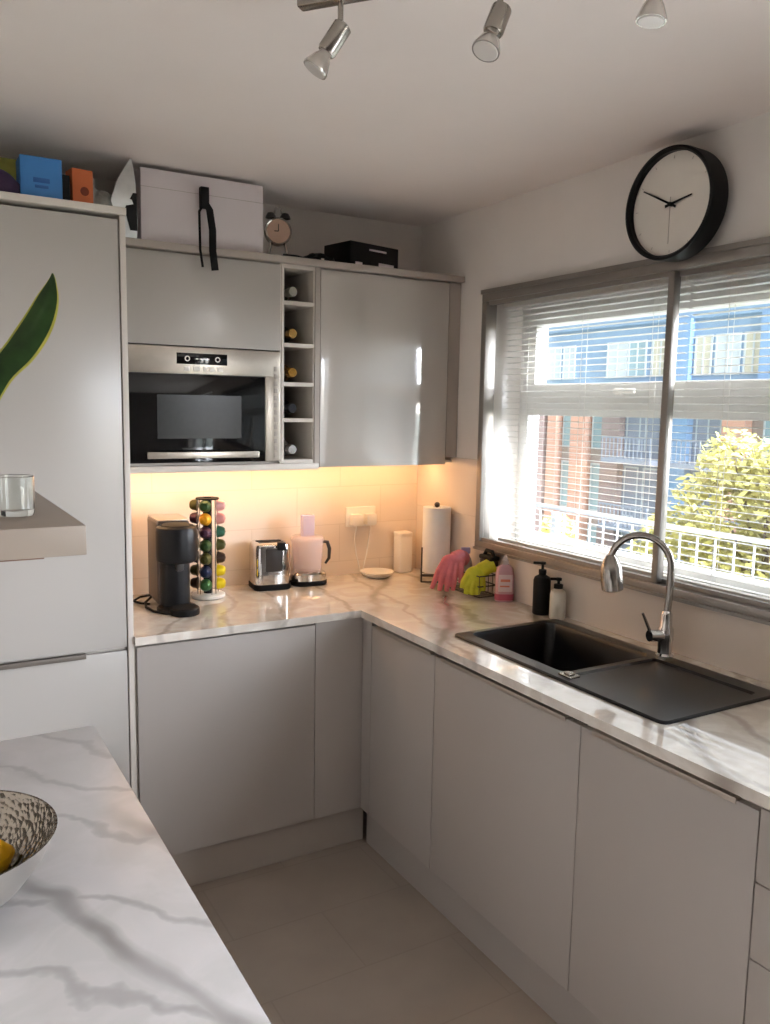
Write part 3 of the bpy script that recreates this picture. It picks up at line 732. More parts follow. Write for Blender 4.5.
cb.tube([(-.79, -.312, CZ+.005), (-.74, -.318, CZ+.005), (-.69, -.29, CZ+.006)], .005, 8)
cb.box(-.665, -.625, -.29, -.26, CZ, CZ+.03, .004)
solo('cable_bundle', cb, M['blackmat'], 'tangle of black cable and plug between the alarm clock and the black box', 'cable')

# ------------------------------------------------------------------ wine bottles
bcols = [('clear green', mat('bottle_green', '#5b6350', .12, noise=.1), mat('foil_green', '#a9a89a', .3, metal=.4, noise=.1), .62),
         ('dark', mat('bottle_dark', '#15130f', .1), mat('foil_gold', '#b08a4d', .25, metal=.8, noise=.05), 0),
         ('amber', mat('bottle_amber', '#6b4417', .12, noise=.1), mat('foil_amber', '#a0742f', .25, metal=.7, noise=.1), .3),
         ('black', mat('bottle_black', '#0e0f14', .1), mat('foil_black', '#1b1b22', .3), 0),
         ('pale', mat('bottle_grey', '#77716f', .15, noise=.1), mat('foil_silver', '#c9c6c6', .2, metal=.8), .5)]
bl_lab = ['greenish bottle in the topmost cubby of the wine rack', 'dark bottle with gold foil in the second cubby from the top', 'amber bottle in the middle cubby of the wine rack',
          'black bottle in the fourth cubby of the wine rack from the top', 'silver-topped bottle in the lowest cubby of the wine rack']
for k, (cn, mb_, mf, _) in enumerate(bcols):
    z = shz[4-k] + .007; r = .036; xx = (ra+.010+rb-.006)/2 - .014
    t = thing('wine_bottle', bl_lab[k], 'bottle', (xx, -.16, z+.001), group='bottles in the wine rack')
    part('glass', MB().lathe([(.0, .135), (r-.004, .14), (r, .132), (r, -.02), (r*.9, -.045), (.016, -.075), (.0145, -.09)], (0, 0, r), ax='Y', n=24, cap0=False), mb_, t)
    part('neck_foil', MB().lathe([(.0155, -.082), (.0155, -.112), (.018, -.114), (.018, -.13), (.016, -.136), (.0, -.136)], (0, 0, r), ax='Y', n=20, cap1=False), mf, t)

# ------------------------------------------------------------------ worktop things
WT = .9103
# coffee machine
cm = thing('coffee_machine', 'black capsule coffee machine at the left end of the worktop', 'coffee machine', (-1.195, -.32, WT), -.06)
body = MB(); body.box(-.058, .058, .035, .215, .012, .312, .012, 3)
part('body', body, M['brownblack'], cm, label='brown-black water tank and rear body')
part('top_plate', MB().box(-.055, .055, .04, .21, .311, .316, .002), M['steel'], cm)
part('head', MB().lathe([(.058, .175), (.070, .182), (.072, .20), (.072, .285), (.068, .298), (.058, .304), (.054, .299), (.0, .299)], (0, -.01, 0), n=40, cap1=False), M['black'], cm)
part('brew_lid', MB().lathe([(.0, .312), (.040, .311), (.052, .306), (.054, .299)], (0, -.01, 0), n=36, cap0=False), M['blackmat'], cm)
part('column', MB().rings([[(.050*math.cos(a), .02-.052*math.sin(a)*(.9 if .25*PI < a < .75*PI else 1), z) for a in [PI*k/16 for k in range(17)]] + [(-.05, .05, z), (.05, .05, z)] for z in (.012, .178)]), M['black'], cm)
part('spout', MB().box(-.012, .012, -.062, -.03, .150, .178, .004), M['darkgrey'], cm)
part('base', MB().lathe([(.066, 0), (.070, .004), (.070, .012), (.066, .016), (0, .016)], (0, -.005, 0), n=36, cap1=False), M['black'], cm)
dt = MB().lathe([(.048, 0), (.05, .003), (.05, .022), (.046, .026), (.0, .026)], (0.012, -.07, 0), n=30, cap1=False)
part('drip_tray', dt, M['blackmat'], cm)
part('cord', MB().tube([(-.055, .16, .02), (-.085, .13, .006), (-.095, .06, .005), (-.082, -.01, .005), (-.05, -.058, .005), (0, -.082, .005)], .0045, 8), M['blackmat'], cm)
part('cord', MB().tube([(-.055, .18, .02), (-.09, .20, .012), (-.12, .17, .006), (-.10, .12, .006), (-.075, .10, .006)], .004, 8), M['blackmat'], cm)

# pod tower
PX, PY, PR = -1.032, -.170, .040
pt = thing('pod_tower', 'round capsule holder tower right of the coffee machine', 'holder', (PX, PY, WT), FACE)
part('base', MB().lathe([(.060, 0), (.064, .003), (.064, .012), (.058, .016), (.0, .016)], n=36, cap1=False), M['white'], pt)
part('post', MB().tube([(0, 0, .012), (0, 0, .375)], [.017, .017], 16), M['blackmat'], pt)
for k in range(4):
    a = k*PI/2 - PI/2
    w = MB()
    for s in (-1, 1):
        c_, s_ = math.cos(a), math.sin(a)
        px_, py_ = c_*.034 - s_*s*.0215, s_*.034 + c_*s*.0215
        w.tube([(px_, py_, .014), (px_, py_, .372)], [.0016, .0016], 8)
    part('rail', w, M['nickel'], pt)
part('top_ring', MB().lathe([(.016, .372), (.042, .372), (.044, .375), (.042, .378), (.016, .378), (.016, .372)], n=30, cap0=False, cap1=False), M['blackmat'], pt)
podc = {'dark green': '#2f4a26', 'yellow': '#e0a020', 'dark brown': '#3b2a22', 'navy': '#25304f', 'green': '#3c6a3a', 'rose': '#c98a86', 'pale pink': '#dba8a6', 'olive': '#4a4a22', 'plum': '#4a2c40', 'lemon': '#e2c81e', 'teal': '#2f5f4c'}
podm = {k: mat('pod_'+k.replace(' ', '_'), v, .3, metal=.35, noise=.03) for k, v in podc.items()}
cols = {'left': ['olive', 'plum', 'dark brown', 'dark green', 'navy', 'olive', 'dark brown'],
        'front': ['dark green', 'yellow', 'plum', 'dark green', 'olive', 'navy', 'green'],
        'right': ['pale pink', 'rose', 'teal', 'olive', 'dark brown', 'lemon', 'lemon']}
order = ['topmost', 'second from the top', 'third from the top', 'fourth from the top', 'fifth from the top', 'sixth from the top', 'lowest']
first = None
for cn, ang in (('left', PI), ('front', -PI/2), ('right', 0)):
    for r_, colr in enumerate(cols[cn]):
        z = .35 - r_*.0495
        a = FACE + ang
        lab = '%s coffee pod, %s in the %s column of the pod tower' % (colr, order[r_], cn)
        me = _finish('coffee_pod', MB().lathe([(.0, -.004), (.018, -.004), (.0235, -.003), (.0235, .0), (.0215, .003), (.0195, .016), (.014, .024), (.0, .028)], ax='X', n=20, cap0=False, cap1=False), podm[colr])
        o = bpy.data.objects.new('coffee_pod', me); COL.objects.link(o)
        o.location = (PX + PR*math.cos(a), PY + PR*math.sin(a), WT+z); o.rotation_euler = (0, 0, a)
        o['label'] = lab; o['category'] = 'coffee pod'; o['group'] = 'coffee pods on the tower'

# toaster
def rbox(mb, x0, x1, y0, y1, levels, r):
    rs = []
    for z, ins in levels:
        rs.append([(x, y, z) for x, y in rrect(x0+ins, x1-ins, y0+ins, y1-ins, max(r-ins, .004))])
    return mb.rings(rs)
to = thing('toaster', 'chrome toaster with black base against the tiled splashback', 'toaster', (-.760, -.115, WT), -.12)
part('base', rbox(MB(), -.076, .076, -.066, .066, [(0, .004), (.004, 0), (.022, 0), (.024, .003)], .03), M['blackmat'], to)
part('body', rbox(MB(), -.074, .074, -.064, .064, [(.024, 0), (.165, 0), (.18, .004), (.186, .012)], .032), M['chrome'], to)
part('front_panel', MB().box(-.034, .034, -.068, -.063, .075, .168, .006), M['darkgrey'], to)
part('slot', MB().box(-.05, .05, -.03, -.008, .180, .1875), M['blackmat'], to)
part('slot', MB().box(-.05, .05, .008, .03, .180, .1875), M['blackmat'], to)
part('lever', MB().box(.012, .045, -.082, -.06, .160, .192, .005), M['blackmat'], to)
# food processor
M['jug'] = mat('clear_pinkish_plastic', '#f0dcda', .12, noise=.01); M['jug'].node_tree.nodes['Principled BSDF'].inputs['Alpha'].default_value = .28
M['chute'] = mat('lilac_tinted_plastic', '#d3c4dc', .12, noise=.01); M['chute'].node_tree.nodes['Principled BSDF'].inputs['Alpha'].default_value = .5
fp = thing('food_processor', 'small food processor with clear bowl and feed chute right of the toaster', 'food processor', (-.592, -.110, WT), -.12)
part('base', rbox(MB(), -.076, .076, -.064, .064, [(0, .004), (.004, 0), (.018, 0), (.02, .003)], .045), M['blackmat'], fp)
part('motor_housing', rbox(MB(), -.074, .074, -.062, .062, [(.02, 0), (.045, 0), (.052, .006)], .045), M['chrome'], fp)
part('bowl', MB().lathe([(.0, .055), (.055, .055), (.058, .06), (.066, .175), (.069, .178), (.066, .182), (.063, .176), (.055, .064), (.0, .061)], n=40, cap0=False, cap1=False), M['jug'], fp)
part('lid', MB().lathe([(.069, .179), (.069, .190), (.062, .198), (.0, .202), (.0, .197), (.06, .192), (.064, .184)], n=40, cap0=False, cap1=False), M['jug'], fp)
ch = MB(); ch.box(-.026, .026, -.018, .018, .196, .285, .006)
part('feed_chute', ch, M['chute'], fp)
part('handle', MB().tube([(.064, 0, .172), (.086, 0, .168), (.096, 0, .14), (.094, 0, .10), (.078, 0, .078)], [.006, .008, .008, .007, .005], 10, up=(0, 1, 0)), M['darkgrey'], fp)

# sockets
so = thing('wall_socket', 'white double wall socket on the splashback', 'socket', (-.30, TB, 1.163))
part('plate', MB().box(-.073, .073, -.008, -.0005, -.043, .043, .003), M['white'], so)
for k, sx in enumerate((-.034, .036)):
    t = thing('plug', 'white plug in the %s of the two wall sockets' % ('left', 'right')[k], 'plug', (-.30+sx, TB-.009, 1.155), group='plugs in the wall socket')
    part('body', MB().box(-.024, .024, -.036, 0, -.026, .022, .006), M['white'], t)
    part('cord', MB().tube([(0, -.02, -.024), (0, -.022, -.04), (0, -.014, -.06), (0, -.006, -.09), (.01*(1-2*k), -.006, -.16), (.03*(1-2*k), -.008, -.235)], .003, 8), M['white'], t)

# dish and canister
di = MB().lathe([(.0, 0), (.045, 0), (.060, .008), (.072, .022), (.074, .024), (.070, .023), (.056, .012), (.0, .009)], n=40, cap0=False, cap1=False)
solo('dish', di, M['white'], 'shallow white dish on the worktop under the sockets', 'dish', loc=(-.265, -.115, WT))
cn = thing('canister', 'slim cream canister in the worktop corner behind the kitchen roll', 'canister', (-.105, -.065, WT))
part('body', rbox(MB(), -.033, .033, -.03, .03, [(0, .003), (.003, 0), (.155, 0), (.16, .003)], .008), M['white'], cn)
part('lid', rbox(MB(), -.034, .034, -.031, .031, [(.16, 0), (.175, 0), (.18, .004)], .008), M['white'], cn)

# kitchen roll on a wire stand
KX, KY = -.0755, -.285
kr = thing('roll_holder', 'dark wire stand holding the kitchen roll near the corner', 'holder', (KX, KY, WT), FACE)
sq = .062
w = MB()
for z in (.004, .034):
    w.tube([(-sq, -sq, z), (sq, -sq, z), (sq, sq, z), (-sq, sq, z), (-sq, -sq, z)], .0032, 8)
for a, b_ in ((-sq, -sq), (sq, -sq), (sq, sq)): w.tube([(a, b_, .004), (a, b_, .034)], .0032, 8)
w.tube([(-sq, 0, .034), (sq, 0, .034)], .003, 8)
part('base_frame', w, M['darkgrey'], kr)
part('side_arm', MB().tube([(-sq, -sq, .004), (-sq, -sq, .15)], .0032, 8), M['darkgrey'], kr)
part('post', MB().tube([(0, 0, .034), (0, 0, .315)], .006, 10), M['darkgrey'], kr)
part('finial', MB().ball((0, 0, .323), .012, 2), M['brownblack'], kr)
solo('kitchen_roll', MB().lathe([(.02, .0), (.058, .0), (.059, .003), (.059, .272), (.058, .275), (.02, .275), (.02, .0)], n=48, cap0=False, cap1=False), M['paper'], 'white kitchen roll standing on its wire holder', 'kitchen roll', loc=(KX, KY, WT+.038))

# sink caddy, gloves, brush and bottles by the window
M['pinkrub'] = mat('pink_rubber', '#d2717a', .5, noise=.08, nscale=40)
M['yelrub'] = mat('yellow_green_rubber', '#bdbd2a', .5, noise=.1, nscale=30)
M['wire'] = M['darkgrey']
cd = thing('sink_caddy', 'dark wire caddy under the rubber gloves beside the window wall', 'caddy', (-.075, -.545, WT))
w = MB(); hx, hy = .042, .105
for z in (.004, .045, .085): w.tube([(-hx, -hy, z), (hx, -hy, z), (hx, hy, z), (-hx, hy, z), (-hx, -hy, z)], .0025, 8)
part('rims', w, M['wire'], cd)
w = MB()
for k in range(9):
    y = -hy + 2*hy*k/8
    w.tube([(-hx, y, .085), (-hx, y, .004), (hx, y, .004), (hx, y, .085)], .0016, 6)
part('basket_wires', w, M['wire'], cd)
def glove(name, label, m, loc, rot, palm, fingers, cuff, group):
    g = MB()
    for c, r, sc in palm: g.ball(c, r, 3, sc)
    for pts, rad in fingers: g.tube(pts, rad, 10)
    if cuff: g.tube(*cuff, 14)
    o = solo(name, g, m, label, 'glove', group=group, loc=loc, rotz=rot)
    md = o.modifiers.new('remesh', 'REMESH'); md.mode = 'VOXEL'; md.voxel_size = .0032; md.use_smooth_shade = True
    md = o.modifiers.new('smooth', 'SMOOTH'); md.iterations = 3
    return o
fr_ = .0105
glove('rubber_glove', 'pink rubber glove hanging fingers down over the caddy', M['pinkrub'], (-.158, -.500, WT), FACE,
      [((.012, .0, .128), .032, (1.3, .62, .8)), ((.03, .004, .115), .03, (1.2, .6, .9))],
      [([(-.018, -.004, .125), (-.042, -.014, .088), (-.056, -.018, .045), (-.066, -.018, .016)], [.013, .0115, .0105, .009]),
       ([(-.004, -.008, .12), (-.022, -.022, .08), (-.032, -.028, .035), (-.036, -.028, .010)], [.013, .012, .011, .009]),
       ([(.012, -.010, .118), (.002, -.026, .075), (-.006, -.032, .030), (-.008, -.032, .009)], [.013, .012, .011, .009]),
       ([(.028, -.008, .115), (.026, -.022, .075), (.020, -.028, .035), (.018, -.028, .012)], [.013, .0115, .0105, .009]),
       ([(.046, -.002, .115), (.052, -.012, .085), (.050, -.016, .058), (.046, -.016, .040)], [.014, .012, .011, .009])],
      ([(.02, .01, .130), (.045, .03, .136), (.06, .055, .125)], [.030, .032, .034]), 'rubber gloves')
glove('rubber_glove', 'yellow-green rubber glove slumped beside the pink glove', M['yelrub'], (-.105, -.612, WT), FACE,
      [((-.004, -.006, .085), .036, (1.15, .55, 1.0)), ((.016, -.002, .10), .032, (1.1, .6, .85))],
      [([(-.034, -.010, .085), (-.050, -.018, .060), (-.056, -.020, .036)], [.014, .0125, .010]),
       ([(-.024, -.012, .07), (-.036, -.022, .038), (-.040, -.024, .013)], [.014, .0125, .010]),
       ([(-.008, -.014, .065), (-.016, -.025, .032), (-.016, -.027, .011)], [.014, .0125, .010]),
       ([(.008, -.013, .065), (.004, -.024, .034), (.006, -.026, .012)], [.014, .0125, .010]),
       ([(.022, -.010, .075), (.026, -.019, .048), (.027, -.021, .026)], [.0135, .012, .010])],
      ([(.018, -.002, .102), (.045, .001, .118), (.068, .003, .128)], [.031, .029, .032]), 'rubber gloves')
br_ = thing('scrub_brush', 'black scrubbing brush lying on the caddy behind the yellow-green glove', 'brush', (-.050, -.62, WT+.142), PI/2-.1)
part('head', MB().box(-.045, .045, -.022, .022, .0, .018, .008, 3), M['blackmat'], br_)
part('bristles', MB().box(-.04, .04, -.018, .018, -.022, .001, .004), M['darkgrey'], br_)
part('grip', MB().tube([(-.035, 0, .014), (-.02, 0, .034), (.02, 0, .034), (.035, 0, .014)], .008, 10), M['blackmat'], br_)
M['mist'] = mat('misty_plastic', '#e3d6d2', .2, trans=.4, ior=1.2, noise=.02)
M['lilac'] = mat('lilac_plastic', '#a99bc0', .35, noise=.02)
M['pinksoap'] = mat('pink_soap_bottle', '#d3a3a8', .2, trans=.15, ior=1.3, noise=.02)
M['pinkdeep'] = mat('deep_pink_soap', '#b3586a', .25, noise=.03)
M['labelp'] = mat('soap_label', '#d6bfc0', .5, noise=.05)
M['labelo'] = mat('soap_label_orange', '#d07a62', .5, noise=.05)
sp = thing('spray_bottle', 'misty spray bottle with lilac trigger standing in the caddy', 'bottle', (-.052, -.470, WT+.008), FACE)
part('body', MB().lathe([(.022, 0), (.026, .004), (.026, .09), (.02, .115), (.011, .125), (.011, .135)], n=24), M['mist'], sp)
part('trigger_head', MB().box(-.022, .016, -.010, .010, .135, .160, .004).tube([(-.014, 0, .138), (-.026, 0, .118), (-.026, 0, .106)], [.005, .005, .004], 8), M['lilac'], sp)
pk = thing('soap_bottle', 'pink dish soap bottle right of the yellow-green glove', 'bottle', (-.052, -.722, WT), FACE)
part('body', MB().rings([[(x*sx_, y*sy_, z) for x, y in rrect(-.036, .036, -.022, .022, .018)] for z, sx_, sy_ in ((0, .92, .9), (.004, 1, 1), (.05, .97, .97), (.10, .98, .98), (.128, .85, .85), (.138, .55, .6), (.142, .40, .55))]), M['pinksoap'], pk)
part('contents', MB().rings([[(x*1.01, y*1.015, z) for x, y in rrect(-.036, .036, -.022, .022, .018)] for z in (.006, .03)], cap0=False, cap1=False), M['pinkdeep'], pk, label='deep pink liquid at the bottom')
part('label', MB().box(-.026, .026, -.0236, -.0215, .04, .105, .0005), M['labelp'], pk)
part('label_print', MB().box(-.018, .018, -.0242, -.0232, .078, .088).box(-.02, .016, -.0242, -.0232, .058, .064), M['labelo'], pk)
part('cap', MB().lathe([(.013, .142), (.013, .158), (.009, .162), (.006, .175), (.0, .176)], n=20, cap1=False), M['mist'], pk)
bk = thing('soap_dispenser', 'black pump dispenser between the pink bottle and the sink', 'dispenser', (-.055, -.938, WT), FACE)
part('body', MB().lathe([(.029, 0), (.031, .003), (.031, .122), (.027, .134), (.013, .142), (.013, .148)], n=30), M['blackmat'], bk)
part('pump', MB().lathe([(.014, .148), (.014, .160), (.005, .162), (.005, .178), (.011, .180), (.011, .188), (.0, .190)], n=20, cap1=False).box(-.034, .004, -.006, .006, .180, .189, .003), M['blackmat'], bk)
M['lotion'] = mat('cream_bottle', '#d9d2c3', .3, noise=.02)
wb = thing('lotion_bottle', 'cream bottle with black pump beside the black dispenser', 'dispenser', (-.050, -1.018, WT), FACE)
part('body', MB().lathe([(.026, 0), (.028, .003), (.028, .088), (.024, .098), (.013, .104), (.013, .108)], n=30), M['lotion'], wb)
part('pump', MB().lathe([(.016, .108), (.016, .122), (.005, .124), (.005, .134), (.011, .136), (.011, .144), (.0, .146)], n=20, cap1=False).box(-.030, .004, -.006, .006, .136, .145, .003), M['blackmat'], wb)

# ------------------------------------------------------------------ wall clock
wc = thing('wall_clock', 'round wall clock with black rim above the window', 'clock', (-.031, -1.444, 2.2235))
R_ = .1565
part('rim', MB().lathe([(R_-.012, -.02), (R_-.014, -.062), (R_-.008, -.068), (R_-.001, -.066), (R_, -.056), (R_-.002, 0), (.02, 0)], ax='X', n=72, cap0=False, cap1=True), M['rimblack'], wc)
part('face', MB().lathe([(.0, -.044), (R_-.012, -.044), (R_-.012, -.038)], ax='X', n=64, cap0=False, cap1=False), M['clockface'], wc)
def hand(length, back, w, ang, x, m, nm):
    q = MB(); dy, dz = -math.sin(ang), math.cos(ang); py, pz = -dz, dy
    r0 = [(x, -back*dy*1 + s*w*py, -back*dz + s*w*pz) for s in (-1, 1)]
    r1 = [(x, length*dy + s*w*.5*py, length*dz + s*w*.5*pz) for s in (1, -1)]
    ring = r0 + r1
    q.rings([[(x, y, z) for _, y, z in ring], [(x-.0012, y, z) for _, y, z in ring]])
    part(nm, q, m, wc)
hand(.118, .02, .0035, math.radians(-62), -.048, M['blackmat'], 'minute_hand')
hand(.075, .02, .0042, math.radians(80), -.0495, M['blackmat'], 'hour_hand')
hand(.11, .02, .0009, math.radians(180), -.051, M['panel'], 'second_hand')
part('hub', MB().lathe([(.0, -.054), (.006, -.054), (.006, -.045)], ax='X', n=16, cap0=False, cap1=False), M['blackmat'], wc)
for k in range(12):
    tk = MB()
    a = k*PI/6
    mt = Matrix.Rotation(a, 4, 'X')
    tk.box(-.0450, -.0440, -.0006, .0006, .126, .134, mat=mt)
    part('hour_mark', tk, M['panel'], wc)

# ------------------------------------------------------------------ ceiling spotlight bar
M['spotglass'] = mat('lamp_reflector', '#cdc8c2', .12, metal=.7, noise=.03)
M['lampface'] = mat('lamp_front_glass', '#d8d4cf', .1, noise=.02)
sb = thing('spotlight_bar', 'satin metal ceiling bar with three tilted spotlights', 'ceiling light', (-1.0, -1.74, CH))
pA, pB = Vector((-1.312, -1.610, 0)), Vector((-.66, -2.42, 0))
def along(x): return pA + (pB-pA)*((x-pA.x)/(pB.x-pA.x))
ang = math.atan2(pB.y-pA.y, pB.x-pA.x)
L_ = (pB-pA).length; mt = Matrix.Translation(pA) @ Matrix.Rotation(ang, 4, 'Z')
part('bar', MB().box(0, L_, -.013, .013, 2.385, 2.402, .004, mat=mt), M['nickel'], sb, world=True)
part('ceiling_mount', MB().lathe([(.045, CH-.001), (.045, CH-.012), (.04, 2.4025), (0, 2.4025)], tuple(along(-.88)), n=28, cap1=False), M['nickel'], sb, world=True)
for (sx, zj, d, ln) in ((-1.258, 2.336, Vector((-.50, .22, -.84)), .062), (-1.066, 2.322, Vector((-.42, -.10, -.88)), .055), (-.900, 2.352, Vector((-.10, .06, -1)), .055)):
    p = along(sx); z0 = 2.386
    j = Vector((p.x, p.y, zj))
    part('arm', MB().tube([(p.x, p.y, z0), (j.x, j.y, j.z-.004)], .0055, 10), M['nickel'], sb, world=True)
    d = d.normalized(); s0 = j - d*.012
    hd_ = MB().tube([s0-d*.0, s0+d*.004, s0+d*(ln-.006), s0+d*ln], [.013, .0185, .0185, .016], 24)
    ho = part('lamp_head', hd_, M['nickel'], sb, world=True)
    e0 = s0 + d*ln
    part('bulb', MB().tube([e0, e0+d*.006, e0+d*.012, e0+d*.034, e0+d*.038], [.013, .013, .017, .0255, .0250], 24), M['spotglass'], ho, world=True)
    part('bulb_glass', MB().tube([e0+d*.0381, e0+d*.0395], [.0225, .021], 24), M['lampface'], ho, world=True)

# ------------------------------------------------------------------ shelf things
M['leafg'] = mat('leaf_green', '#2f4a22', .4, noise=.35, nscale=25)
M['leafy'] = mat('leaf_margin_yellow', '#b9b552', .4, noise=.1, nscale=25)
M['water'] = M['tumbler']
vp = thing('plant_vase', 'tall clear vase with variegated leaves at the left edge of the shelf', 'plant', (-1.902, -1.63, 1.4343))
part('vase', MB().lathe([(.0, 0), (.028, 0), (.030, .004), (.027, .10), (.030, .185), (.028, .186), (.0245, .10), (.026, .01), (.0, .008)], n=32, cap0=False, cap1=False), M['tumbler'], vp)
def leaf(pts, wid, tw, nm='leaf'):
    pts = [Vector(p) for p in pts]; n = len(pts); P2 = []; W2 = []
    for i in range(n-1):
        a, b_, c_, d_ = pts[max(i-1, 0)], pts[i], pts[i+1], pts[min(i+2, n-1)]
        wa, wb_, wc_, wd = wid[max(i-1, 0)], wid[i], wid[i+1], wid[min(i+2, n-1)]
        for k in range(5):
            u = k/5
            cr = lambda q0, q1, q2, q3: (q1*2 + (q2-q0)*u + (q0*2-q1*5+q2*4-q3)*u*u + (q1*3-q0-q2*3+q3)*u**3)*.5
            P2.append(cr(a, b_, c_, d_)); W2.append(max(.0012, cr(wa, wb_, wc_, wd)))
    pts = P2+[pts[-1]]; wid = W2+[wid[-1]]; n = len(pts)
    def blade(lo, hi, lift):
        q = MB(); bm = q.bm; rows = []
        for i, p in enumerate(pts):
            d = (pts[min(i+1, n-1)]-pts[max(i-1, 0)]).normalized()
            side = d.cross(Vector(tw)).normalized(); nn = side.cross(d)
            w = wid[i]; row = []
            for k in range(7):
                s = lo + (hi-lo)*k/6
                row.append(p + side*w*s + nn*(abs(s)**1.5*w*.35 + lift))
            rows.append(row)
        for s_ in (0,):
            V = [[bm.verts.new(x) for x in r] for r in rows]
            for a, b_ in zip(V[:-1], V[1:]):
                for k in range(6): bm.faces.new((a[k], a[k+1], b_[k+1], b_[k]))
        bmesh.ops.solidify(bm, geom=list(bm.faces), thickness=.0012)
        return q
    o = part(nm, blade(-.85, .85, 0), M['leafg'], vp)
    part('leaf_margin', blade(.85, 1, 0), M['leafy'], o)
    part('leaf_stripe', blade(-.70, -.48, .0013), M['leafy'], o)
    part('leaf_margin', blade(-1, -.85, 0), M['leafy'], o)
def lp(x, y, z): return (x+1.902, y+1.63, z-1.4343)
leaf([lp(-1.893, -1.605, 1.50), lp(-1.885, -1.604, 1.60), lp(-1.862, -1.606, 1.675), lp(-1.828, -1.612, 1.722), lp(-1.802, -1.618, 1.765), lp(-1.785, -1.623, 1.805), lp(-1.776, -1.626, 1.835), lp(-1.774, -1.626, 1.849)],
     [.004, .010, .021, .027, .0265, .020, .008, .0015], (.55, .83, .12))
leaf([lp(-1.888, -1.62, 1.50), lp(-1.90, -1.63, 1.62), lp(-1.925, -1.645, 1.70), lp(-1.955, -1.66, 1.76), lp(-1.975, -1.67, 1.81)], [.004, .014, .026, .02, .0015], (.4, .9, .1))
leaf([lp(-1.884, -1.61, 1.50), lp(-1.89, -1.58, 1.62), lp(-1.90, -1.545, 1.72), lp(-1.91, -1.52, 1.80), lp(-1.915, -1.51, 1.86)], [.004, .014, .024, .018, .0015], (.7, .7, .1))
gl = MB().lathe([(.0, 0), (.030, 0), (.032, .004), (.033, .068), (.0315, .069), (.030, .012), (.0, .009)], n=36, cap0=False, cap1=False)
solo('tumbler', gl, M['tumbler'], 'short clear glass tumbler on the shelf right of the vase', 'glass', loc=(-1.842, -1.588, 1.4343))

# fruit bowl
def bowl_mat():
    m = mat('hammered_steel', '#8b8276', .26, metal=1.0)  # steel darkened in place of the dim room it would mirror
    nt = m.node_tree; b_ = nt.nodes['Principled BSDF']
    tc = nt.nodes.new('ShaderNodeTexCoord'); v = nt.nodes.new('ShaderNodeTexVoronoi'); v.inputs['Scale'].default_value = 105
    nt.links.new(tc.outputs['Object'], v.inputs['Vector'])
    bp = nt.nodes.new('ShaderNodeBump'); bp.inputs['Strength'].default_value = .8; bp.inputs['Distance'].default_value = .004
    nt.links.new(v.outputs['Distance'], bp.inputs['Height']); nt.links.new(bp.outputs['Normal'], b_.inputs['Normal'])
    return m
M['hammer'] = bowl_mat()
M['bowlout'] = mat('satin_bowl_outside', '#bdb8b2', .38, metal=.9, noise=.02)
fbw = thing('fruit_bowl', 'hammered steel bowl in the left foreground on the marble top', 'bowl', (-1.985, -1.895, .9103))
part('shell', MB().lathe([(.0, 0), (.062, 0), (.072, .004), (.105, .030), (.134, .068), (.150, .104), (.1515, .106)], n=64, cap0=False, cap1=False), M['bowlout'], fbw)
part('hammered_inside', MB().lathe([(.1515, .106), (.1485, .1055), (.131, .068), (.102, .033), (.070, .008), (.0, .005)], n=64, cap0=False, cap1=False), M['hammer'], fbw)
M['lemon'] = mat('lemon_peel', '#e0a818', .42, noise=.08, nscale=30, bump=.2, bscale=250)
def lemon(loc, rot, label):
    t = thing('lemon', label, 'fruit', loc, rot, group='lemons in the bowl')
    part('peel', MB().lathe([(0, -.045), (.006, -.043), (.012, -.038), (.026, -.024), (.032, 0), (.026, .024), (.012, .038), (.007, .043), (0, .045)], ax='X', n=28, cap0=False, cap1=False), M['lemon'], t)
    part('stalk_end', MB().lathe([(.0, .0455), (.003, .045), (.003, .042)], ax='X', n=10, cap0=False, cap1=False), M['bark'], t)
lemon((-1.933, -1.878, .9585), .35, 'yellow lemon at the right side of the steel bowl')

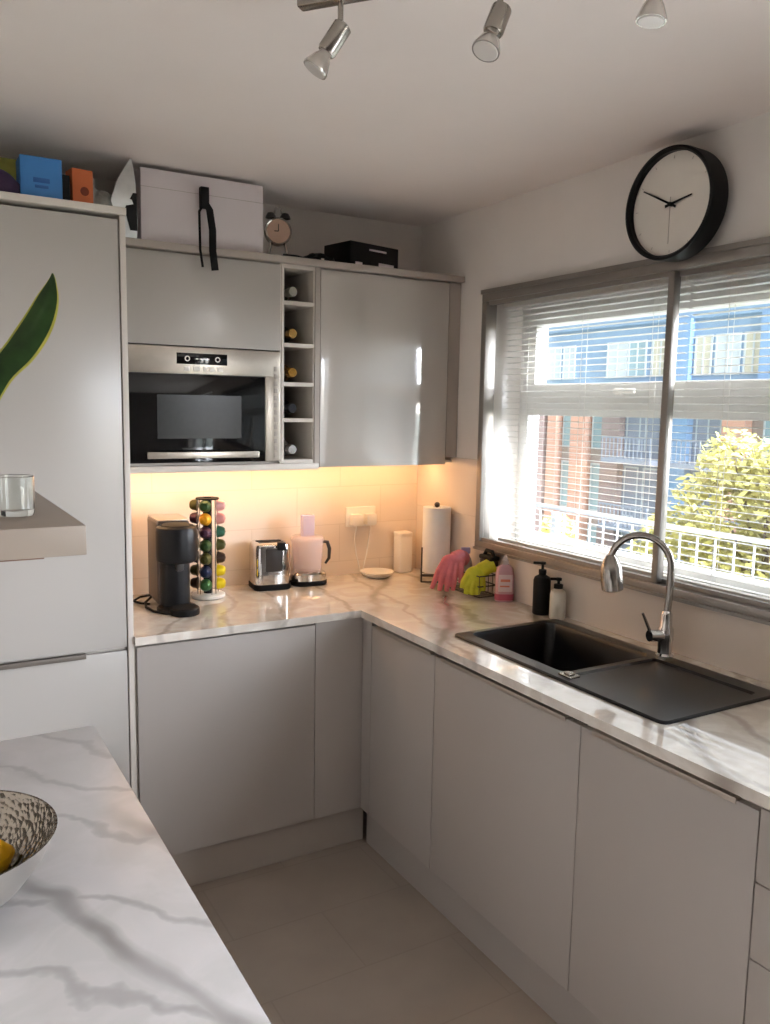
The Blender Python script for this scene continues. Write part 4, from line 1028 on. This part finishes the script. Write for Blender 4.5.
# ------------------------------------------------------------------ light
w = bpy.data.worlds.new('sky'); scn.world = w; w.use_nodes = True
nt = w.node_tree; bg = nt.nodes['Background']
tc = nt.nodes.new('ShaderNodeTexCoord'); sx = nt.nodes.new('ShaderNodeSeparateXYZ')
nt.links.new(tc.outputs['Generated'], sx.inputs[0])
rz = nt.nodes.new('ShaderNodeValToRGB'); e = rz.color_ramp.elements
e[0].position = .49; e[0].color = (.42, .41, .38, 1); e[1].position = .51; e[1].color = (.93, .98, 1.06, 1)
e3 = e.new(.80); e3.color = (1.6, 1.75, 1.95, 1)
mz = nt.nodes.new('ShaderNodeMath'); mz.operation = 'MULTIPLY_ADD'; mz.inputs[1].default_value = .5; mz.inputs[2].default_value = .5
nt.links.new(sx.outputs['Z'], mz.inputs[0]); nt.links.new(mz.outputs[0], rz.inputs['Fac'])
# the bright side of the overcast sky, off to the right and behind the viewer
dt_ = nt.nodes.new('ShaderNodeVectorMath'); dt_.operation = 'DOT_PRODUCT'; dt_.inputs[1].default_value = (.50, -.83, .25)
nt.links.new(tc.outputs['Generated'], dt_.inputs[0])
my = nt.nodes.new('ShaderNodeMapRange'); my.inputs['From Min'].default_value = .50; my.inputs['From Max'].default_value = .95
my.inputs['To Min'].default_value = .54; my.inputs['To Max'].default_value = 20.0
nt.links.new(dt_.outputs['Value'], my.inputs['Value'])
SKY = 2.1
ms = nt.nodes.new('ShaderNodeMath'); ms.operation = 'MULTIPLY'; ms.inputs[1].default_value = SKY
nt.links.new(my.outputs['Result'], ms.inputs[0])
nt.links.new(rz.outputs['Color'], bg.inputs['Color']); nt.links.new(ms.outputs[0], bg.inputs['Strength'])
def portal(name, loc, rot, sx_, sy_):
    l = bpy.data.lights.new(name, 'AREA'); l.shape = 'RECTANGLE'; l.size = sx_; l.size_y = sy_
    l.cycles.is_portal = True
    o = bpy.data.objects.new(name, l); COL.objects.link(o); o.location = loc; o.rotation_euler = rot
portal('window_daylight', (.24, (WY0+WY1)/2, (WZ0+WZ1)/2), (0, PI/2, 0), WZ1-WZ0, WY0-WY1)
portal('added_door_portal', (.22, (DY0+DY1)/2, DTOP/2), (0, PI/2, 0), DTOP, DY0-DY1)

vs_ = scn.view_settings
vs_.view_transform = 'Standard'; vs_.look = 'None'; vs_.gamma = 1.0; vs_.use_curve_mapping = False
vs_.exposure = 0.0
scn.cycles.max_bounces = 12; scn.cycles.diffuse_bounces = 6; scn.cycles.glossy_bounces = 5
scn.cycles.transparent_max_bounces = 16; scn.cycles.transmission_bounces = 8
scn.cycles.caustics_reflective = False; scn.cycles.caustics_refractive = False
